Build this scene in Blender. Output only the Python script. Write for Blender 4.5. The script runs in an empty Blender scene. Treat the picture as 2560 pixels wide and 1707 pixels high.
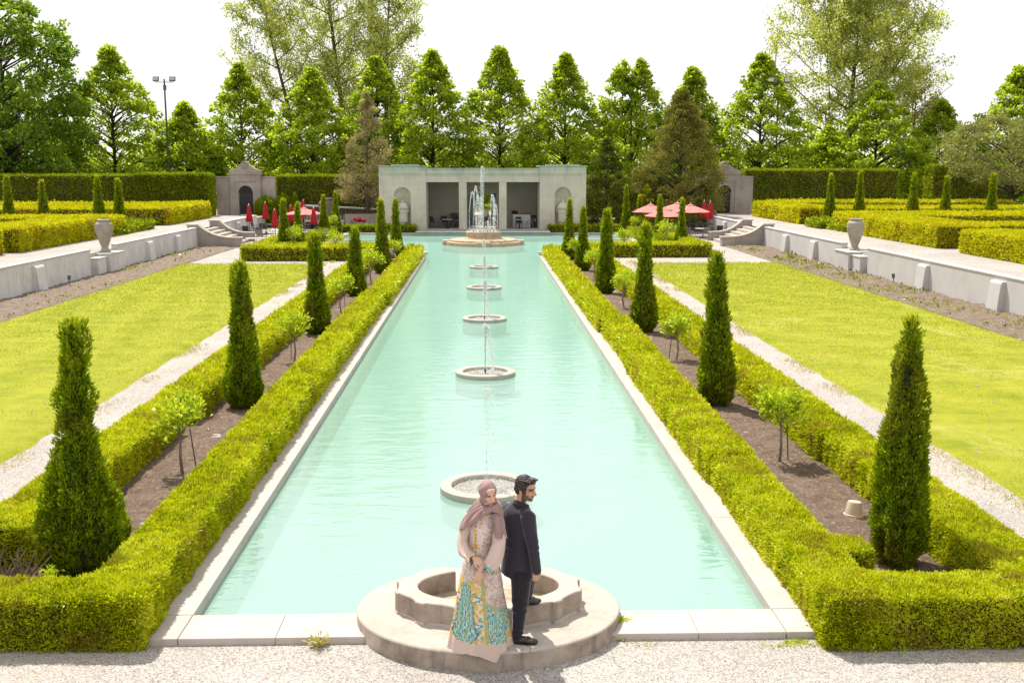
import bpy, math, random
import numpy as np
from mathutils import Vector, Matrix

SC = bpy.context.scene
COL = SC.collection
RNG = np.random.default_rng(7)
R = math.radians
PI = math.pi

# ------------------------------------------------------------------ objects
def tag(o, label=None, cat=None, group=None, kind=None):
    if label: o['label'] = label
    if cat: o['category'] = cat
    if group: o['group'] = group
    if kind: o['kind'] = kind
    return o

def thing(name, label, cat, loc=(0, 0, 0), rz=0.0, group=None):
    o = bpy.data.objects.new(name, None)
    COL.objects.link(o)
    o.location = loc
    o.rotation_euler = (0, 0, rz)
    o.empty_display_size = 0.2
    return tag(o, label, cat, group)

def link(name, me, mat=None, parent=None, smooth=False):
    o = bpy.data.objects.new(name, me)
    COL.objects.link(o)
    if mat is not None:
        me.materials.append(mat)
    if parent is not None:
        o.parent = parent
    if smooth:
        me.polygons.foreach_set('use_smooth', np.ones(len(me.polygons), dtype=bool))
    return o

def copy_tree(o, parent=None):
    c = o.copy()
    COL.objects.link(c)
    if parent is not None:
        c.parent = parent
    for ch in o.children:
        copy_tree(ch, c)
    return c

def quads_mesh(name, V, rnd=None, k=4):
    """fast mesh of separate k-gons: V is (N,k,3)."""
    n = len(V)
    me = bpy.data.meshes.new(name)
    me.vertices.add(n * k)
    me.vertices.foreach_set('co', np.ascontiguousarray(V, dtype=np.float32).reshape(-1))
    me.loops.add(n * k)
    me.loops.foreach_set('vertex_index', np.arange(n * k, dtype=np.int32))
    me.polygons.add(n)
    me.polygons.foreach_set('loop_start', np.arange(0, n * k, k, dtype=np.int32))
    me.polygons.foreach_set('loop_total', np.full(n, k, dtype=np.int32))
    me.update(calc_edges=True)
    if rnd is not None:
        a = me.attributes.new('rnd', 'FLOAT', 'FACE')
        a.data.foreach_set('value', np.ascontiguousarray(rnd, dtype=np.float32))
    return me

def grid_mesh(name, P, closed_u=False, colors=None, cap0=False, cap1=False):
    """P is (nv, nu, 3): a lofted sheet; closed_u joins the ends of each row."""
    nv, nu = P.shape[:2]
    idx = np.arange(nv * nu).reshape(nv, nu)
    if closed_u:
        nx = np.roll(idx, -1, axis=1)
        a, b, c, d = idx[:-1], nx[:-1], nx[1:], idx[1:]
    else:
        a, b, c, d = idx[:-1, :-1], idx[:-1, 1:], idx[1:, 1:], idx[1:, :-1]
    F = np.stack([a, b, c, d], -1).reshape(-1, 4).tolist()
    if cap0: F.append(idx[0, ::-1].tolist())
    if cap1: F.append(idx[-1].tolist())
    me = bpy.data.meshes.new(name)
    me.from_pydata(P.reshape(-1, 3).tolist(), [], F)
    me.update()
    if colors is not None:
        set_colors(me, colors.reshape(-1, 3))
    return me

def set_colors(me, C):
    a = me.color_attributes.new('Col', 'FLOAT_COLOR', 'POINT')
    c4 = np.ones((len(C), 4), dtype=np.float32)
    c4[:, :3] = C
    a.data.foreach_set('color', c4.reshape(-1))

class MB:
    """collects shapes; build() links them as ONE mesh object."""
    def __init__(self):
        self.v = []; self.f = []
    def add(self, V, F):
        n = len(self.v)
        self.v += [tuple(map(float, p)) for p in V]
        self.f += [tuple(i + n for i in f) for f in F]
        return self
    def box(self, x0, x1, y0, y1, z0, z1):
        V = [(x0, y0, z0), (x1, y0, z0), (x1, y1, z0), (x0, y1, z0), (x0, y0, z1), (x1, y0, z1), (x1, y1, z1), (x0, y1, z1)]
        return self.add(V, [(0, 3, 2, 1), (4, 5, 6, 7), (0, 1, 5, 4), (1, 2, 6, 5), (2, 3, 7, 6), (3, 0, 4, 7)])
    def rbox(self, c, size, M):
        hx, hy, hz = size[0] / 2, size[1] / 2, size[2] / 2
        V = [Vector(c) + M @ Vector((sx * hx, sy * hy, sz * hz)) for sz in (-1, 1) for sx, sy in ((-1, -1), (1, -1), (1, 1), (-1, 1))]
        return self.add(V, [(0, 3, 2, 1), (4, 5, 6, 7), (0, 1, 5, 4), (1, 2, 6, 5), (2, 3, 7, 6), (3, 0, 4, 7)])
    def prism(self, poly, axis, a, b):
        """polygon extruded along an axis from a to b."""
        def p(q, t):
            return (t, q[0], q[1]) if axis == 'x' else ((q[0], t, q[1]) if axis == 'y' else (q[0], q[1], t))
        n = len(poly)
        V = [p(q, a) for q in poly] + [p(q, b) for q in poly]
        F = [tuple(range(n))[::-1], tuple(range(n, 2 * n))] + [(i, (i + 1) % n, n + (i + 1) % n, n + i) for i in range(n)]
        return self.add(V, F)
    def lathe(self, prof, seg=24, c=(0, 0, 0), cap=True):
        V = []; F = []
        for r, z in prof:
            for i in range(seg):
                t = 2 * PI * i / seg
                V.append((c[0] + r * math.cos(t), c[1] + r * math.sin(t), c[2] + z))
        for k in range(len(prof) - 1):
            for i in range(seg):
                j = (i + 1) % seg
                F.append((k * seg + i, k * seg + j, (k + 1) * seg + j, (k + 1) * seg + i))
        if cap:
            F.append(tuple(range(seg))[::-1]); F.append(tuple(range((len(prof) - 1) * seg, len(prof) * seg)))
        return self.add(V, F)
    def tube(self, pts, rad, seg=8, cap=True):
        pts = [Vector(p) for p in pts]
        if not hasattr(rad, '__len__'): rad = [rad] * len(pts)
        V = []; F = []
        up = None
        for i, p in enumerate(pts):
            d = (pts[min(i + 1, len(pts) - 1)] - pts[max(i - 1, 0)]).normalized()
            if up is None:
                up = d.orthogonal().normalized()
            up = (up - d * up.dot(d))
            up = up.normalized() if up.length > 1e-6 else d.orthogonal().normalized()
            w = d.cross(up)
            for k in range(seg):
                t = 2 * PI * k / seg
                V.append(p + (up * math.cos(t) + w * math.sin(t)) * rad[i])
        for i in range(len(pts) - 1):
            for k in range(seg):
                j = (k + 1) % seg
                F.append((i * seg + k, i * seg + j, (i + 1) * seg + j, (i + 1) * seg + k))
        if cap:
            F.append(tuple(range(seg))[::-1]); F.append(tuple(range((len(pts) - 1) * seg, len(pts) * seg)))
        return self.add(V, F)
    def ball(self, c, r, M=None, nu=16, nv=10):
        if not hasattr(r, '__len__'): r = (r, r, r)
        V = []; F = []
        for j in range(1, nv):
            ph = PI * j / nv
            for i in range(nu):
                t = 2 * PI * i / nu
                q = Vector((r[0] * math.sin(ph) * math.cos(t), r[1] * math.sin(ph) * math.sin(t), r[2] * math.cos(ph)))
                if M is not None: q = M @ q
                V.append(Vector(c) + q)
        top = Vector((0, 0, r[2])); bot = Vector((0, 0, -r[2]))
        if M is not None: top = M @ top; bot = M @ bot
        V.append(Vector(c) + top); V.append(Vector(c) + bot)
        nt = (nv - 1) * nu
        for j in range(nv - 2):
            for i in range(nu):
                k = (i + 1) % nu
                F.append((j * nu + i, (j + 1) * nu + i, (j + 1) * nu + k, j * nu + k))
        for i in range(nu):
            k = (i + 1) % nu
            F.append((nt, i, k)); F.append((nt + 1, (nv - 2) * nu + k, (nv - 2) * nu + i))
        return self.add(V, F)
    def capsule(self, a, b, ra, rb, seg=14):
        """closed tapered limb with round ends."""
        a = Vector(a); b = Vector(b); d = (b - a)
        L = d.length; d.normalize()
        pts = []; rs = []
        for t in (-.98, -.8, -.5, 0): pts.append(a + d * (t * ra)); rs.append(ra * math.sqrt(1 - t * t))
        for t in (.33, .66): pts.append(a + d * (L * t)); rs.append(ra + (rb - ra) * t)
        for t in (0, .5, .8, .98): pts.append(b + d * (t * rb)); rs.append(rb * math.sqrt(1 - t * t))
        return self.tube(pts, rs, seg)
    def mesh(self, name):
        me = bpy.data.meshes.new(name)
        me.from_pydata(self.v, [], self.f)
        me.update()
        return me
    def build(self, name, mat, parent=None, smooth=False, bevel=0.0, seg=2):
        o = link(name, self.mesh(name), mat, parent, smooth)
        if bevel:
            m = o.modifiers.new('bevel', 'BEVEL'); m.width = bevel; m.segments = seg; m.limit_method = 'ANGLE'; m.angle_limit = R(40)
            m.harden_normals = False
        return o

def smooth_by_angle(o, ang=40):
    me = o.data
    me.polygons.foreach_set('use_smooth', np.ones(len(me.polygons), dtype=bool))
    me.set_sharp_from_angle(angle=R(ang))
    return o

def organic(mb, voxel, smooth_it=4, fac=.5):
    """one continuous skin over overlapping closed shapes."""
    me = mb.mesh('tmp')
    o = bpy.data.objects.new('tmp', me); COL.objects.link(o)
    m = o.modifiers.new('r', 'REMESH'); m.mode = 'VOXEL'; m.voxel_size = voxel; m.adaptivity = 0
    if smooth_it:
        s = o.modifiers.new('s', 'SMOOTH'); s.iterations = smooth_it; s.factor = fac
    dg = bpy.context.evaluated_depsgraph_get(); dg.update()
    out = bpy.data.meshes.new_from_object(o.evaluated_get(dg))
    bpy.data.objects.remove(o); bpy.data.meshes.remove(me)
    return out

def get_co(me):
    a = np.empty(len(me.vertices) * 3, dtype=np.float32); me.vertices.foreach_get('co', a)
    return a.reshape(-1, 3).astype(np.float64)
def set_co(me, P):
    me.vertices.foreach_set('co', np.ascontiguousarray(P, dtype=np.float32).reshape(-1)); me.update()
def get_no(me):
    a = np.empty(len(me.vertices) * 3, dtype=np.float32); me.vertices.foreach_get('normal', a)
    return a.reshape(-1, 3).astype(np.float64)

# cheap vectorised value noise
def vnoise(P, scale=1.0, seed=0):
    P = np.asarray(P) * scale + seed * 17.31
    i = np.floor(P).astype(np.int64); f = P - i; f = f * f * (3 - 2 * f)
    def h(ix, iy, iz):
        n = (ix * 374761393 + iy * 668265263 + iz * 2147483647 * 3 + seed * 9176) & 0x7fffffff
        n = ((n ^ (n >> 13)) * 1274126177) & 0x7fffffff
        return ((n ^ (n >> 16)) & 0xffff) / 65535.0
    r = 0
    for dx in (0, 1):
        for dy in (0, 1):
            for dz in (0, 1):
                w = (f[..., 0] if dx else 1 - f[..., 0]) * (f[..., 1] if dy else 1 - f[..., 1]) * (f[..., 2] if dz else 1 - f[..., 2])
                r = r + w * h(i[..., 0] + dx, i[..., 1] + dy, i[..., 2] + dz)
    return r * 2 - 1

# ------------------------------------------------------------------ materials
class NT:
    def __init__(self, name):
        self.m = bpy.data.materials.new(name); self.m.use_nodes = True
        self.t = self.m.node_tree; self.t.nodes.clear()
        self.out = self.n('ShaderNodeOutputMaterial')
    def n(self, typ, **kw):
        nd = self.t.nodes.new(typ)
        for k, v in kw.items(): setattr(nd, k, v)
        return nd
    def l(self, a, b): self.t.links.new(a, b)
    def coord(self, kind='Object'):
        return self.n('ShaderNodeTexCoord').outputs[kind]
    def pos(self):
        return self.n('ShaderNodeNewGeometry').outputs['Position']
    def scale(self, vec, s):
        m = self.n('ShaderNodeMapping'); self.l(vec, m.inputs['Vector'])
        m.inputs['Scale'].default_value = s if hasattr(s, '__len__') else (s, s, s)
        return m.outputs[0]
    def noise(self, vec, scale, detail=4, rough=.55, dist=0.0):
        x = self.n('ShaderNodeTexNoise'); x.inputs['Scale'].default_value = scale; x.inputs['Detail'].default_value = detail
        x.inputs['Roughness'].default_value = rough; x.inputs['Distortion'].default_value = dist
        self.l(vec, x.inputs['Vector']); return x.outputs['Fac']
    def voro(self, vec, scale, feature='F1', out='Distance'):
        x = self.n('ShaderNodeTexVoronoi', feature=feature); x.inputs['Scale'].default_value = scale
        self.l(vec, x.inputs['Vector']); return x.outputs[out]
    def ramp(self, fac, stops, interp='LINEAR'):
        r = self.n('ShaderNodeValToRGB'); e = r.color_ramp.elements; r.color_ramp.interpolation = interp
        while len(e) < len(stops): e.new(.5)
        for i, (p, c) in enumerate(stops):
            e[i].position = p
            c = c if hasattr(c, '__len__') else (c, c, c)
            e[i].color = (c[0], c[1], c[2], 1)
        self.l(fac, r.inputs[0]); return r.outputs[0]
    def mix(self, fac, a, b, mode='MIX'):
        x = self.n('ShaderNodeMix', data_type='RGBA', blend_type=mode)
        for sock, v in ((x.inputs[0], fac), (x.inputs[6], a), (x.inputs[7], b)):
            if hasattr(v, 'is_linked'): self.l(v, sock)
            elif hasattr(v, '__len__'): sock.default_value = (v[0], v[1], v[2], 1)
            else: sock.default_value = v
        return x.outputs[2]
    def math(self, op, a, b=0.0, c=0.0):
        x = self.n('ShaderNodeMath', operation=op)
        for i, v in enumerate((a, b, c)):
            if hasattr(v, 'is_linked'): self.l(v, x.inputs[i])
            else: x.inputs[i].default_value = v
        return x.outputs[0]
    def bump(self, h, strength=.3, dist=.02, normal=None):
        b = self.n('ShaderNodeBump'); b.inputs['Strength'].default_value = strength; b.inputs['Distance'].default_value = dist
        self.l(h, b.inputs['Height'])
        if normal is not None: self.l(normal, b.inputs['Normal'])
        return b.outputs[0]
    def pbr(self, col, rough=.7, normal=None, metal=0.0, spec=.4):
        p = self.n('ShaderNodeBsdfPrincipled')
        for sock, v in ((p.inputs['Base Color'], col), (p.inputs['Roughness'], rough), (p.inputs['Metallic'], metal)):
            if hasattr(v, 'is_linked'): self.l(v, sock)
            elif hasattr(v, '__len__'): sock.default_value = (v[0], v[1], v[2], 1)
            else: sock.default_value = v
        p.inputs['Specular IOR Level'].default_value = spec
        if normal is not None: self.l(normal, p.inputs['Normal'])
        return p.outputs[0]
    def done(self, sh):
        self.l(sh, self.out.inputs['Surface']); return self.m

def leaf_mat(name, stops, trans=.35, gloss=.12, patch=None, patch_scale=.6):
    n = NT(name)
    a = n.n('ShaderNodeAttribute', attribute_name='rnd')
    c = n.ramp(a.outputs['Fac'], stops)
    if patch:
        c = n.mix(n.ramp(n.noise(n.pos(), patch_scale, 3), [(.5, 0), (.72, .8)]), c, patch)
    d = n.n('ShaderNodeBsdfDiffuse'); n.l(c, d.inputs[0])
    t = n.n('ShaderNodeBsdfTranslucent')
    n.l(n.mix(.6, c, n.mix(1.0, c, (1.25, 1.35, .5), 'MULTIPLY')), t.inputs[0])
    m = n.n('ShaderNodeMixShader'); m.inputs[0].default_value = trans; n.l(d.outputs[0], m.inputs[1]); n.l(t.outputs[0], m.inputs[2])
    if gloss:
        g = n.n('ShaderNodeBsdfGlossy'); g.inputs['Roughness'].default_value = .45; g.inputs[0].default_value = (1, 1, .9, 1)
        lw = n.n('ShaderNodeLayerWeight'); lw.inputs[0].default_value = .25
        m2 = n.n('ShaderNodeMixShader'); n.l(n.math('MULTIPLY', lw.outputs['Fresnel'], gloss), m2.inputs[0])
        n.l(m.outputs[0], m2.inputs[1]); n.l(g.outputs[0], m2.inputs[2]); m = m2
    return n.done(m.outputs[0])

def plain_mat(name, col, rough=.6, var=.12, scale=8.0, metal=0.0, bump=0.0, spec=.4):
    n = NT(name); p = n.coord()
    f = n.noise(p, scale, 5, .6)
    lo = tuple(c * (1 - var) for c in col); hi = tuple(min(1, c * (1 + var)) for c in col)
    c = n.ramp(f, [(.3, lo), (.7, hi)])
    nb = n.bump(n.noise(p, scale * 6, 3), bump, .01) if bump else None
    return n.done(n.pbr(c, rough, nb, metal, spec))

def stone_mat(name, base, dark, light, scale=2.0, streak=.5, pits=True, joints=None, green=None, cracks=0.0):
    """weathered stone or concrete: blotches, vertical streaks, fine grain and pits."""
    n = NT(name); p = n.pos()
    c = n.ramp(n.noise(p, scale, 6, .62, .3), [(.28, dark), (.5, base), (.72, light)])
    st = n.noise(n.scale(p, (3.0, 3.0, .35)), 2.2, 5, .65)
    c = n.mix(n.math('MULTIPLY', n.ramp(st, [(.52, 0), (.75, 1)]), streak), c, tuple(x * .55 for x in dark))
    g = n.noise(p, 90, 4, .7)
    c = n.mix(.25, c, n.ramp(g, [(.3, tuple(x * .6 for x in base)), (.7, light)]))
    if green:
        gz = n.noise(n.scale(p, (1.1, 1.1, .5)), .9, 5, .6, .5)
        sep = n.n('ShaderNodeSeparateXYZ'); n.l(p, sep.inputs[0])
        hz = n.math('MULTIPLY', n.math('SUBTRACT', sep.outputs[2], green[1]), 1 / (green[2] - green[1]))
        f = n.ramp(n.math('ADD', n.math('MULTIPLY', hz, .55), n.math('MULTIPLY', gz, .6)), [(.5, 0), (.78, .85)])
        c = n.mix(f, c, green[0])
        sharp = n.ramp(n.noise(n.scale(p, (.55, .55, .28)), 1.3, 2, .5, .2), [(.62, 0), (.66, .8)])
        hz2 = n.ramp(hz, [(.55, 0), (.9, 1)])
        c = n.mix(n.math('MULTIPLY', sharp, hz2), c, tuple(x * .62 for x in green[0]))
    h = g
    if pits:
        v = n.voro(p, 14)
        pit = n.ramp(v, [(.03, 0), (.09, 1)])
        c = n.mix(n.math('MULTIPLY', n.math('SUBTRACT', 1.0, pit), .6), c, tuple(x * .3 for x in dark))
    if joints:
        b = n.n('ShaderNodeTexBrick'); b.inputs['Scale'].default_value = 1.0
        b.inputs['Brick Width'].default_value = joints[0]; b.inputs['Row Height'].default_value = joints[1]
        b.inputs['Mortar Size'].default_value = .006; b.inputs['Mortar Smooth'].default_value = .2
        b.inputs['Color1'].default_value = (.92, .92, .92, 1); b.inputs['Color2'].default_value = (1.06, 1.03, .98, 1); b.inputs['Mortar'].default_value = (.62, .6, .58, 1)
        sp = n.n('ShaderNodeSeparateXYZ'); n.l(p, sp.inputs[0]); cb = n.n('ShaderNodeCombineXYZ')
        n.l(n.math('ADD', sp.outputs[0], sp.outputs[1]), cb.inputs[0]); n.l(sp.outputs[2], cb.inputs[1])
        n.l(cb.outputs[0], b.inputs['Vector'])
        c = n.mix(1.0, c, b.outputs['Color'], 'MULTIPLY')
    if cracks:
        wv = n.n('ShaderNodeTexNoise'); wv.inputs['Scale'].default_value = 2.2; wv.inputs['Detail'].default_value = 5; n.l(p, wv.inputs['Vector'])
        va = n.n('ShaderNodeVectorMath', operation='MULTIPLY_ADD'); n.l(wv.outputs['Color'], va.inputs[0]); va.inputs[1].default_value = (.45, .45, .45); n.l(p, va.inputs[2])
        e = n.voro(va.outputs[0], cracks, 'DISTANCE_TO_EDGE')
        msk = n.ramp(n.noise(p, 1.3, 2), [(.52, 0), (.60, 1)])
        c = n.mix(n.math('MULTIPLY', msk, n.ramp(e, [(.002, .5), (.006, 0)])), c, tuple(x * .4 for x in dark))
    nb = n.bump(h, .25, .006)
    return n.done(n.pbr(c, .85, nb, 0, .25))

def col_mat(name, rough=.7, bump=0.0, spec=.3, weave=400, sheen=0.0):
    """surface colour from the mesh's own 'Col' (cloth prints, skin)."""
    n = NT(name)
    a = n.n('ShaderNodeAttribute', attribute_name='Col')
    nb = n.bump(n.noise(n.coord(), weave, 2), bump, .002) if bump else None
    p = n.pbr(a.outputs['Color'], rough, nb, 0, spec)
    if sheen: p.node.inputs['Sheen Weight'].default_value = sheen
    return n.done(p)

# ================================================================== camera, light, sky
cam_d = bpy.data.cameras.new('camera'); cam = bpy.data.objects.new('camera', cam_d); COL.objects.link(cam)
cam.location = (0, 0, 5.11)
cam.rotation_euler = (R(90 - 9.07), 0, -R(1.549))
cam_d.sensor_width = 36; cam_d.lens = 36 * 2700 / 2560; cam_d.clip_end = 3000; cam_d.clip_start = .1
cam_d.dof.use_dof = True; cam_d.dof.focus_distance = 12.2; cam_d.dof.aperture_fstop = 13.0
SC.camera = cam

SUN_AZ = math.atan2(-.5, .9); SUN_EL = R(59)
sun_d = bpy.data.lights.new('sun', 'SUN'); sun = bpy.data.objects.new('sun', sun_d); COL.objects.link(sun)
to_sun = Vector((math.sin(SUN_AZ) * math.cos(SUN_EL), math.cos(SUN_AZ) * math.cos(SUN_EL), math.sin(SUN_EL)))
sun.rotation_euler = to_sun.to_track_quat('Z', 'Y').to_euler()
sun_d.energy = 3.0; sun_d.angle = R(.6); sun_d.color = (1.0, .945, .85)

w = bpy.data.worlds.new('World'); SC.world = w; w.use_nodes = True
wt = w.node_tree; wt.nodes.clear()
wo = wt.nodes.new('ShaderNodeOutputWorld'); bg = wt.nodes.new('ShaderNodeBackground'); bg.inputs[1].default_value = .1
sky = wt.nodes.new('ShaderNodeTexSky'); sky.sky_type = 'NISHITA'; sky.sun_disc = False
sky.sun_elevation = SUN_EL; sky.sun_rotation = SUN_AZ; sky.air_density = 1.0; sky.dust_density = 2.0
tc = wt.nodes.new('ShaderNodeTexCoord'); mp = wt.nodes.new('ShaderNodeMapping'); mp.inputs['Scale'].default_value = (1.2, 1.2, 9)
wt.links.new(tc.outputs['Generated'], mp.inputs[0])
nz = wt.nodes.new('ShaderNodeTexNoise'); nz.inputs['Scale'].default_value = 2.2; nz.inputs['Detail'].default_value = 6; nz.inputs['Roughness'].default_value = .6; nz.inputs['Distortion'].default_value = .6
wt.links.new(mp.outputs[0], nz.inputs['Vector'])
rp = wt.nodes.new('ShaderNodeValToRGB'); rp.color_ramp.elements[0].position = .25; rp.color_ramp.elements[1].position = .55
rp.color_ramp.elements[0].color = (4.45, 4.45, 4.48, 1); rp.color_ramp.elements[1].color = (5.35, 5.32, 5.26, 1)
wt.links.new(nz.outputs['Fac'], rp.inputs[0])
mx = wt.nodes.new('ShaderNodeMix'); mx.data_type = 'RGBA'; mx.inputs[0].default_value = .93
wt.links.new(sky.outputs[0], mx.inputs[6]); wt.links.new(rp.outputs[0], mx.inputs[7])
wt.links.new(mx.outputs[2], bg.inputs[0]); wt.links.new(bg.outputs[0], wo.inputs[0])

SC.view_settings.view_transform = 'Standard'; SC.view_settings.look = 'None'
SC.view_settings.gamma = 1; SC.view_settings.use_curve_mapping = False
SC.view_settings.exposure = 1.12
SC.render.engine = 'CYCLES'
SC.cycles.use_denoising = True
SC.cycles.max_bounces = 8; SC.cycles.transparent_max_bounces = 12; SC.cycles.diffuse_bounces = 3
SC.cycles.caustics_reflective = False; SC.cycles.caustics_refractive = False

# ================================================================== materials of the setting
def gravel_mat():
    n = NT('gravel'); p = n.pos()
    sc = n.voro(p, 62, out='Color'); sepc = n.n('ShaderNodeSeparateColor'); n.l(sc, sepc.inputs[0])
    c = n.ramp(sepc.outputs[0], [(0, (.20, .18, .165)), (.25, (.38, .35, .33)), (.6, (.49, .455, .43)), (.85, (.57, .52, .475)), (1, (.66, .63, .60))])
    edge = n.voro(p, 62, 'DISTANCE_TO_EDGE')
    c = n.mix(n.ramp(edge, [(.02, .5), (.14, 0)]), c, (.12, .105, .10))
    big = n.noise(p, .55, 5, .6)
    c = n.mix(1.0, c, n.ramp(big, [(.3, (.86, .84, .82)), (.7, (1.08, 1.07, 1.05))]), 'MULTIPLY')
    tan = n.ramp(n.noise(p, .23, 4, .6), [(.56, 0), (.72, .35)])
    c = n.mix(tan, c, (.46, .35, .20))
    nb = n.bump(edge, .8, .012)
    return n.done(n.pbr(c, .9, nb, 0, .2))
def soil_mat(name, a, b, cc, weeds=0.0):
    n = NT(name); p = n.pos()
    c = n.ramp(n.noise(p, 3.0, 7, .7), [(.3, a), (.5, b), (.7, cc)])
    v = n.voro(p, 22, out='Color'); s = n.n('ShaderNodeSeparateColor'); n.l(v, s.inputs[0])
    c = n.mix(.35, c, n.ramp(s.outputs[1], [(0, tuple(x * .45 for x in a)), (.8, b), (1, (.42, .34, .26))]))
    if weeds:
        c = n.mix(n.ramp(n.noise(p, 2.3, 6, .7), [(.52, 0), (.62, weeds)]), c, (.21, .19, .06))
    h = n.noise(p, 16, 6, .7)
    return n.done(n.pbr(c, .95, n.bump(h, 1.0, .07), 0, .1))
def lawn_mat(name, worn):
    n = NT(name); p = n.pos()
    f = n.noise(p, 1.4, 6, .65)
    c = n.ramp(f, [(.3, (.175, .215, .012)), (.5, (.25, .28, .016)), (.7, (.325, .33, .026))])
    st = n.noise(n.scale(p, (.35, 1.9, 1)), .9, 4, .6, .4)
    c = n.mix(n.ramp(st, [(.42, 0), (.66, .42)]), c, (.40, .385, .035))
    sx = n.n('ShaderNodeSeparateXYZ'); n.l(p, sx.inputs[0])
    mow = n.math('SINE', n.math('ADD', n.math('MULTIPLY', sx.outputs[0], 3.6 if not worn else 2.2), n.math('MULTIPLY', sx.outputs[1], .55 if not worn else 1.5)))
    c = n.mix(n.math('MULTIPLY_ADD', mow, .13, .13), c, (.43, .41, .05))
    if worn:
        wr = n.noise(n.scale(p, (.55, .3, 1)), .7, 6, .72, .5)
        c = n.mix(n.ramp(wr, [(.55, 0), (.68, .6)]), c, (.48, .44, .13))
    fine = n.noise(n.scale(p, (1.0, 1.0, 1)), 34, 4, .8)
    c = n.mix(1.0, c, n.ramp(fine, [(.25, (.76, .79, .66)), (.7, (1.12, 1.09, 1.2))]), 'MULTIPLY')
    return n.done(n.pbr(c, .9, n.bump(fine, .8, .03), 0, .15))

M = {}
M['gravel'] = gravel_mat()
M['soil'] = soil_mat('soil', (.13, .088, .066), (.215, .152, .115), (.285, .212, .165))
M['soil_dry'] = soil_mat('dry_soil', (.16, .115, .095), (.26, .20, .165), (.35, .28, .225), .35)
M['soil_weedy'] = soil_mat('weedy_soil', (.16, .115, .095), (.25, .19, .155), (.34, .265, .21), .85)
M['lawn_l'] = lawn_mat('lawn_grass', False)
M['lawn_r'] = lawn_mat('worn_lawn_grass', True)
M['coping'] = stone_mat('coping_stone', (.50, .44, .395), (.41, .36, .32), (.55, .49, .45), 1.6, .25)
M['limestone'] = stone_mat('cast_limestone', (.46, .40, .345), (.37, .31, .255), (.52, .46, .41), 2.6, .55, True, None, None, .5)
M['limestone_wall'] = stone_mat('limestone_wall', (.36, .315, .29), (.26, .22, .20), (.43, .39, .36), 1.1, .4, False, (1.6, .8))
M['concrete'] = stone_mat('white_rendered_wall', (.62, .60, .60), (.46, .44, .44), (.68, .665, .66), 1.3, .7, False)
M['concrete_r'] = stone_mat('clean_rendered_wall', (.53, .515, .51), (.46, .445, .44), (.57, .555, .55), 1.0, .3, False)
M['cap'] = stone_mat('wall_capping', (.56, .535, .52), (.48, .455, .44), (.6, .58, .565), 1.5, .1, False)
M['pavilion'] = stone_mat('pavilion_limestone', (.58, .535, .455), (.47, .43, .365), (.64, .60, .52), .9, .42, False, (2.3, .95), ((.30, .40, .33), 3.6, 5.7))
M['pav_in'] = stone_mat('interior_plaster', (.42, .385, .33), (.36, .33, .285), (.46, .425, .37), .8, .15, False, (2.6, .9))
M['fountain'] = stone_mat('wet_fountain_stone', (.46, .34, .22), (.36, .255, .155), (.56, .46, .36), 3, .4)
M['ring'] = stone_mat('fountain_ring_stone', (.44, .405, .34), (.36, .34, .27), (.49, .46, .40), 4, .2)
M['urn'] = stone_mat('urn_stone', (.34, .30, .255), (.24, .205, .175), (.41, .365, .315), 3, .35, False)
M['urn_dark'] = stone_mat('dark_urn_stone', (.17, .135, .12), (.12, .095, .085), (.22, .18, .16), 3, .35, False)
M['iron'] = plain_mat('black_wrought_iron', (.025, .025, .027), .45, .2, 9)
M['iron_grey'] = plain_mat('grey_painted_metal', (.10, .105, .11), .45, .12, 9)
M['alu'] = plain_mat('pale_grey_chair_frame', (.42, .40, .39), .4, .08, 9)
M['mesh_taupe'] = plain_mat('taupe_sling_fabric', (.20, .165, .145), .8, .1, 30)
M['mesh_dark'] = plain_mat('dark_sling_fabric', (.035, .033, .035), .75, .15, 30)
M['red'] = plain_mat('red_canopy_fabric', (.44, .012, .022), .8, .12, 6)
M['red_faded'] = plain_mat('sun_faded_red_canopy', (.60, .19, .165), .85, .06, 5)
M['chrome'] = plain_mat('silver_finial', (.55, .55, .56), .3, .05, 5, .7)
M['table_top'] = plain_mat('pale_table_top', (.42, .39, .37), .5, .08, 8)
M['white'] = plain_mat('white_panel', (.62, .60, .60), .5, .04, 4)
M['wood'] = plain_mat('brown_wood', (.17, .10, .06), .6, .25, 12)
M['wood_grey'] = plain_mat('weathered_fence_wood', (.13, .095, .075), .8, .25, 9)
M['black'] = plain_mat('black_plastic', (.015, .015, .016), .5, .2, 9)
M['teal'] = plain_mat('teal_glass_pane', (.05, .16, .15), .15, .25, 3)
M['pink'] = plain_mat('pink_glass_pane', (.42, .16, .16), .2, .1, 3)
M['slab'] = stone_mat('green_stained_step', (.30, .33, .29), (.20, .25, .22), (.37, .38, .34), 1.2, .6, False)
M['bark'] = plain_mat('grey_brown_bark', (.105, .08, .062), .9, .35, 7, 0, .6)
M['bark_dark'] = plain_mat('dark_bark', (.05, .038, .03), .9, .35, 5, 0, .6)
M['pot'] = plain_mat('cream_plastic_pot', (.55, .43, .31), .5, .06, 4)

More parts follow.
